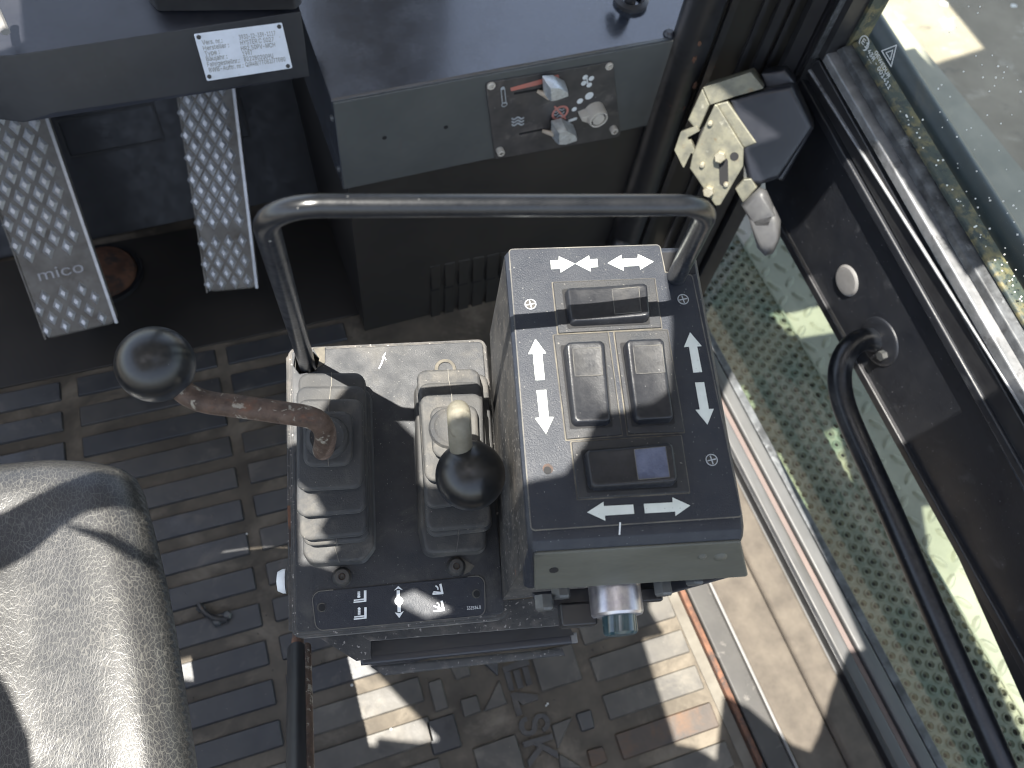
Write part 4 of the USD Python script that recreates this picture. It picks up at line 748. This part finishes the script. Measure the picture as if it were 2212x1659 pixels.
# top panel with its cut-out for the rail
tp = Polygon(FB.poly([(1099, 541), (1424, 531), (1436, 590), (1494, 596), (1602, 1117), (1147, 1147)])).buffer(-.002).buffer(.002, quad_segs=4).difference(hole2)
top = part('top_panel', FB.to(ext(tp, .0002, .0010)), 'switch_paint', sb, smooth=False)
part('panel_edge', FB.to(ext(tp.exterior.buffer(.00028), .0006, .0011)), 'edge_line', sb, smooth=False)
part('rail_opening', FB.to(ext(hole2.buffer(.0005), .0003, .0005)), 'dark_void', sb, smooth=False)
def arrow(zz, *pts): part('arrow', FB.to(ext(Polygon(FB.poly(Z(zz, *pts))), .0010, .0013)), 'arrow_white', top, smooth=False)
arrow('M', (484, 195), (558, 190), (558, 157), (700, 222), (574, 300), (570, 266), (490, 270)); arrow('M', (706, 222), (826, 150), (830, 183), (900, 180), (906, 250), (840, 255), (840, 290))
arrow('M', (992, 216), (1116, 143), (1118, 180), (1260, 172), (1262, 138), (1400, 203), (1283, 274), (1278, 240), (1130, 246), (1134, 283))
arrow('M', (350, 893), (444, 1018), (408, 1020), (432, 1255), (350, 1258), (328, 1024), (286, 1026)); arrow('N', (285, 0), (352, -5), (358, 125), (396, 124), (344, 238), (268, 131), (298, 130)) if False else None
D_ = lambda *pts: part('arrow', FB.to(ext(Polygon(FB.poly(pts)), .0010, .0013)), 'arrow_white', top, smooth=False)
m2 = lambda x, y: (1071.4+x*.24218, 518.4+y*.24218); n2 = lambda x, y: (1071.4+x*.3125, 864+y*.3125)
D_(m2(360, 1350), m2(444, 1346), n2(362, 125), n2(396, 124), n2(344, 238), n2(268, 131), n2(300, 129))
D_(m2(1725, 833), m2(1828, 955), m2(1788, 957), m2(1832, 1185), m2(1754, 1190), m2(1716, 960), m2(1672, 963)); D_(m2(1770, 1280), m2(1850, 1276), m2(1892, 1516), m2(1936, 1514), m2(1880, 1652), m2(1774, 1522), m2(1812, 1520))
D_(n2(628, 780), n2(740, 708), n2(742, 738), n2(945, 727), n2(951, 790), n2(750, 803), n2(753, 838)); D_(n2(1018, 722), n2(1217, 712), n2(1215, 678), n2(1338, 734), n2(1236, 806), n2(1235, 775), n2(1026, 787))
for p in (m2(305, 585), m2(1663, 540), n2(1485, 420)):
    c = FB.uv(p); part('panel_screw', FB.to(cat(ext(Point(c).buffer(.0028), .0010, .0013))), 'screw_black', top); part('screw_cross', FB.to(ext(unary_union([Point(c).buffer(.0028).exterior.buffer(.0002), strip([np.array(c)-[.0022, .0004], np.array(c)+[.0022, .0004]], .0005), strip([np.array(c)-[-.0004, .0022], np.array(c)+[-.0004, .0022]], .0005)]), .0013, .0016)), 'grey_mark', top, smooth=False)
c = FB.uv(n2(357, 480)); part('rusty_hole', FB.to(ext(Point(c).buffer(.0025), .0010, .0012)), 'rust', top); part('hole', FB.to(ext(Point(np.array(c)+[-.0003, -.0008]).buffer(.0019), .0012, .0014)), 'dark_void', top)
part('edge_nick', FB.to(ext(strip(FB.poly([n2(855, 850), n2(850, 935)]), .0007), .0011, .0014)), 'label_white', top)
def saddle(q, depth, flip, tilt, longx):
    """Rocker cap over the quad q (bl, br, tr, tl in panel coordinates): rounded rim, shallow saddle, one end pressed."""
    q = np.array(q); nu, nv = (33, 19) if longx else (19, 33); V = []; U = np.linspace(0, 1, nu); W = np.linspace(0, 1, nv)
    Lu, Lv = np.linalg.norm(q[1]-q[0]), np.linalg.norm(q[3]-q[0])
    s_ = lambda t: .5-.5*np.cos(np.pi*t)
    U, W = s_(U)*.35+U*.65, s_(W)*.35+W*.65
    r, rc = .0014, .0032
    for v in W:
        for u in U:
            p = (q[0]*(1-u)+q[1]*u)*(1-v)+(q[3]*(1-u)+q[2]*u)*v
            du, dv = min(u, 1-u)*Lu, min(v, 1-v)*Lv
            cx, cy_ = max(0, rc-du), max(0, rc-dv); d = rc-math.hypot(cx, cy_) if cx > 0 and cy_ > 0 else min(du, dv)
            if d < 0:                                                        # pull the corner in
                cc = (np.array([.5, .5])-[u, v]); p = p+(np.array([np.sign(.5-u), np.sign(.5-v)])*(-d)*.72); d = 0
            edge = math.sqrt(max(0, 1-(1-min(1, d/r))**2)); t = u if longx else v
            h = depth*(.30+.70*edge)+tilt*(t-.5)*2*flip+.0010*(2*(t-.5))**2-.0004*(1-math.exp(-(d/.004)**2))
            V.append((p[0], p[1], h))
    F = []
    for j in range(nv-1):
        for i in range(nu-1): a = j*nu+i; F += [[a, a+1, a+nu+1], [a, a+nu+1, a+nu]]
    ring = [i for i in range(nu)]+[j*nu+nu-1 for j in range(1, nv)]+[(nv-1)*nu+i for i in range(nu-2, -1, -1)]+[j*nu for j in range(nv-2, 0, -1)]
    n0 = len(V); V += [(V[i][0], V[i][1], .0) for i in ring]
    for k in range(len(ring)): l = (k+1) % len(ring); F += [[ring[k], n0+k, n0+l], [ring[k], n0+l, ring[l]]]
    return trimesh.Trimesh(np.array(V), np.array(F), process=False)
def quadmix(q, a, b, c, d): q = np.array(q); f = lambda u, v: (q[0]*(1-u)+q[1]*u)*(1-v)+(q[3]*(1-u)+q[2]*u)*v; return [f(a, b), f(c, b), f(c, d), f(a, d)]
def rocker(bz, rk, longx, flip, lens, lenslook, tilt=.0012):
    bp = Polygon(FB.poly(bz, .0020)); b = part('rocker_bezel', FB.to(cat(bev(bp.buffer(-.0004).buffer(.0004), .001, .0024, .0005))), 'bezel_plastic', sb)
    part('grime_line', FB.to(ext(bp.buffer(.0006).difference(bp.buffer(-.0001)), .0010, .00125)), 'grime', b, smooth=False)
    q = [np.array(FB.uv(p, .006)) for p in rk]                            # tl, tr, br, bl in the picture
    q = [q[3], q[2], q[1], q[0]]; cen = np.mean(q, 0)
    gap = Polygon(q).buffer(.0006).buffer(.0015).buffer(-.0015+.0003); part('rocker_gap', FB.to(ext(gap, .0024, .0027)), 'dark_void', b, smooth=False)
    m = saddle(q, .0052, flip, tilt, longx); m.vertices[:, 2] = np.where(m.vertices[:, 2] <= 0, .0020, m.vertices[:, 2]+.0024)
    part('rocker', FB.to(m), 'switch_plastic', b, smooth=50)
    lq_ = quadmix(q, *lens); a = saddle(lq_, .0, 0, 0, longx)
    # the lens follows the saddle: sample the cap height under it
    from scipy.interpolate import LinearNDInterpolator
    top_ = m.vertices[:33*19]; it = LinearNDInterpolator(top_[:, :2], top_[:, 2]); g = np.linspace(0, 1, 9); L_ = np.array(lq_)
    V = [(*p, float(it(*p))+.00022) for v in g for u in g for p in [(L_[0]*(1-u)+L_[1]*u)*(1-v)+(L_[3]*(1-u)+L_[2]*u)*v]]; F = []
    for j in range(8):
        for i in range(8): k = j*9+i; F += [[k, k+1, k+10], [k, k+10, k+9]]
    part('lens', FB.to(trimesh.Trimesh(np.array(V), np.array(F), process=False)), lenslook, b)
    e = [(*p, float(it(*p))+.0004) for v, u in [(t, 0) for t in g]+[(1, t) for t in g[1:]]+[(t, 1) for t in g[::-1][1:]]+[(0, t) for t in g[::-1][1:]] for p in [(L_[0]*(1-u)+L_[1]*u)*(1-v)+(L_[3]*(1-u)+L_[2]*u)*v]]
    part('lens_seam', FB.to(tube(e, .00018, 6, smooth=False, caps=False)), 'edge_line', b)
rocker([m2(508, 378), m2(1415, 343), m2(1478, 780), m2(558, 832)], [m2(612, 425), m2(1345, 400), m2(1372, 712), m2(660, 748)], True, 1, (.56, .16, .88, .86), 'lens_plastic')
rocker([m2(516, 848), m2(1000, 824), n2(872, 240), n2(488, 272)], [m2(600, 928), m2(965, 910), n2(802, 160), n2(530, 172)], False, 1, (.18, .57, .86, .90), 'lens_plastic')
rocker([m2(1058, 820), m2(1528, 802), n2(1302, 218), n2(915, 236)], [m2(1135, 905), m2(1490, 890), n2(1236, 140), n2(960, 156)], False, 1, (.18, .57, .90, .90), 'lens_plastic')
rocker([n2(522, 290), n2(1280, 245), n2(1338, 635), n2(568, 682)], [n2(608, 345), n2(1215, 297), n2(1255, 582), n2(648, 616)], True, 1, (.55, .14, .90, .88), 'lens_worn')

# ------------------------------------------------------------------ strut beside the seat
rod = thing('support_strut', 'thin rusty strut with black sleeve rising beside the console', 'strut', onz(640, 1500, .55))
q0, q1, q2 = onz(650, 1330, .50), onz(641, 1402, .53), onz(642, 1760, .62)
part('rod', tube([q0, q1], .0042, 14, smooth=False), 'rust', rod); part('sleeve', tube([q1, q2], .0062, 20, smooth=False), 'rubber_seal', rod); part('rod_side', tube([q1+[.0062, 0, -.002], q2+[.0062, 0, -.002]], .0034, 12, smooth=False), 'rusty_shaft', rod)

# ------------------------------------------------------------------ roof of the cab with its skylights
ZR_ = 1.60
def cast(pts, o, n):                                                    # where the light of a lit patch comes through the roof
    r = []
    for p in pts: q = onplane(p, o, n); t = (ZR_-q[2])/SUN[2]; r.append(tuple((q+SUN*t)[:2]))
    return Polygon(r).buffer(0)
Zv = np.array([0, 0, 1.]); flo = (np.zeros(3), Zv); drn = (np.array([XD, 0, 0]), np.array([1., 0, 0]))
lit = [cast([(1000, 480), (1470, 470), (1440, 590), (1450, 700), (1444, 850), (1400, 885), (1290, 905), (1262, 960), (1215, 1030), (1130, 1048), (1080, 1060)], FB.o, ezB),
       cast([(606, 690), (1100, 690), (1100, 1075), (945, 1085), (900, 1050), (893, 950), (802, 862), (765, 900), (740, 945), (690, 955), (610, 965)], FA.o, ezA),
       cast([(616, 1050), (650, 1048), (700, 1085), (720, 1118), (700, 1150), (722, 1180), (690, 1205), (720, 1235), (640, 1212), (620, 1215)], FA.o+ezA*.02, ezA),
       cast([(840, 1302), (894, 1277), (981, 1321), (915, 1340)], FA.o, ezA), cast([(1028, 1082), (1075, 1080), (1075, 1116), (1018, 1126)], FA.o+ezA*.025, ezA),
       cast([(-90, 1000), (60, 984), (240, 992), (278, 1014), (278, 1037), (211, 1023), (140, 1053), (18, 1112), (-90, 1150)], np.array([0, 0, .49]), Zv),
       cast([(-90, 1290), (0, 1238), (63, 1206), (141, 1146), (197, 1114), (264, 1099), (330, 1107), (430, 1320), (440, 1750), (75, 1720), (62, 1600), (22, 1500), (0, 1460), (-90, 1400)], np.array([0, 0, .49]), Zv).difference(cast([(151, 1140), (246, 1158), (351, 1222), (351, 1248), (246, 1182)], np.array([0, 0, .49]), Zv)),
       cast([(360, 1432), (485, 1405), (532, 1463), (524, 1477), (475, 1477), (380, 1468)], *flo), cast([(719, 1396), (758, 1410), (804, 1445), (951, 1600), (909, 1607), (779, 1593), (740, 1561), (747, 1515), (723, 1428)], *flo),
       cast([(1385, 1383), (1457, 1610), (1500, 1617), (1545, 1645), (1562, 1505), (1610, 1530), (1705, 1610), (1743, 1625), (1765, 1582), (1786, 1498), (1821, 1410), (1860, 1405), (1640, 900), (1590, 780), (1480, 1050), (1400, 1240), (1400, 1320), (1432, 1372)], *flo),
       cast([(1690, 505), (1722, 496), (1824, 366), (1880, 338), (2240, 700), (2240, 930), (2067, 782), (2028, 740), (1979, 870), (1954, 940), (1930, 930)], *drn),
       cast(Z('L', (150, 150), (465, 185), (600, 300), (600, 320), (1000, 600), (700, 700), (860, 1000), (1000, 1350), (900, 1650), (700, 1600), (300, 1250), (50, 800)), FLt.o, FLt.R[2]),
       cast([(-20, -60), (45, -60), (52, 90), (0, 112), (-20, 115)], np.array([0, 0, .556]), Zv)]
lit.append(cast([(1486, -30), (1516, -30), (1356, 500), (1326, 500)], PX, np.array([0, -1., 0])))
lit += [cast(q, np.array([0, 0, ZS]), Zv) for q in ([(1655, 690), (1800, 655), (1830, 715), (1700, 735)], [(1990, 1095), (2060, 1090), (2240, 1420), (2240, 1700), (2150, 1500), (2010, 1230)], [(1560, 850), (1660, 830), (1680, 880), (1570, 905)], [(1640, 1000), (1800, 930), (1840, 1080), (1720, 1110)])]
_g = [cast(q, np.array([0, 0, -2.5]), Zv) for q in ([(1700, -200), (2030, -60), (2040, 0), (2128, 108), (1965, 160), (1830, 100)], [(2120, 445), (2260, 400), (2400, 900), (2212, 900), (2050, 560)], [(1880, 190), (1930, 240), (2010, 400), (1990, 430)])]
mast = thing('lifting_mast', 'dark steel lifting mast standing in front of the cab', 'mast', (1, 3, 0))
part('mast_column', rbox((.80, 3.2, 1.0), (.62, .35, 6.5), .02), 'pillar_panel', mast)
roof = thing('cab_roof', 'grey steel cab roof with skylight openings above the seat', 'roof', (0, .1, ZR_))
rp = sbox(-1.0, -.62, 1.22, 1.02).difference(unary_union([g_.buffer(0) for g_ in lit]).difference(cast([(ball2_px[0]+82*math.cos(a), ball2_px[1]+82*math.sin(a)) for a in np.linspace(0, 6.28, 24)], ball2, Zv)))
part('roof_sheet', ext(rp, ZR_, ZR_+.012), 'roof_paint', roof, smooth=False)
boom = thing('lifting_boom', 'grey steel lifting boom of the machine high above the cab', 'boom', (2, 1, 6))
def castb(pts): return Polygon([tuple((q+SUN*((6-q[2])/SUN[2]))[:2]) for p in pts for q in [onz(*p, -2.5)]]).buffer(0)
dark = castb([(1600, -300), (2800, -300), (2800, 1300), (1600, 1300)])
for q in ([(1780, -300), (1980, -300), (2040, 0), (2128, 108), (1965, 160), (1868, 0)], [(2050, 470), (2120, 445), (2260, 400), (2500, 900), (2300, 900), (2212, 830)], [(1880, 200), (1925, 240), (2000, 390), (1985, 420)]): dark = dark.difference(castb(q))
part('boom_box', ext(dark, 6, 6.3), 'roof_paint', boom, smooth=False)
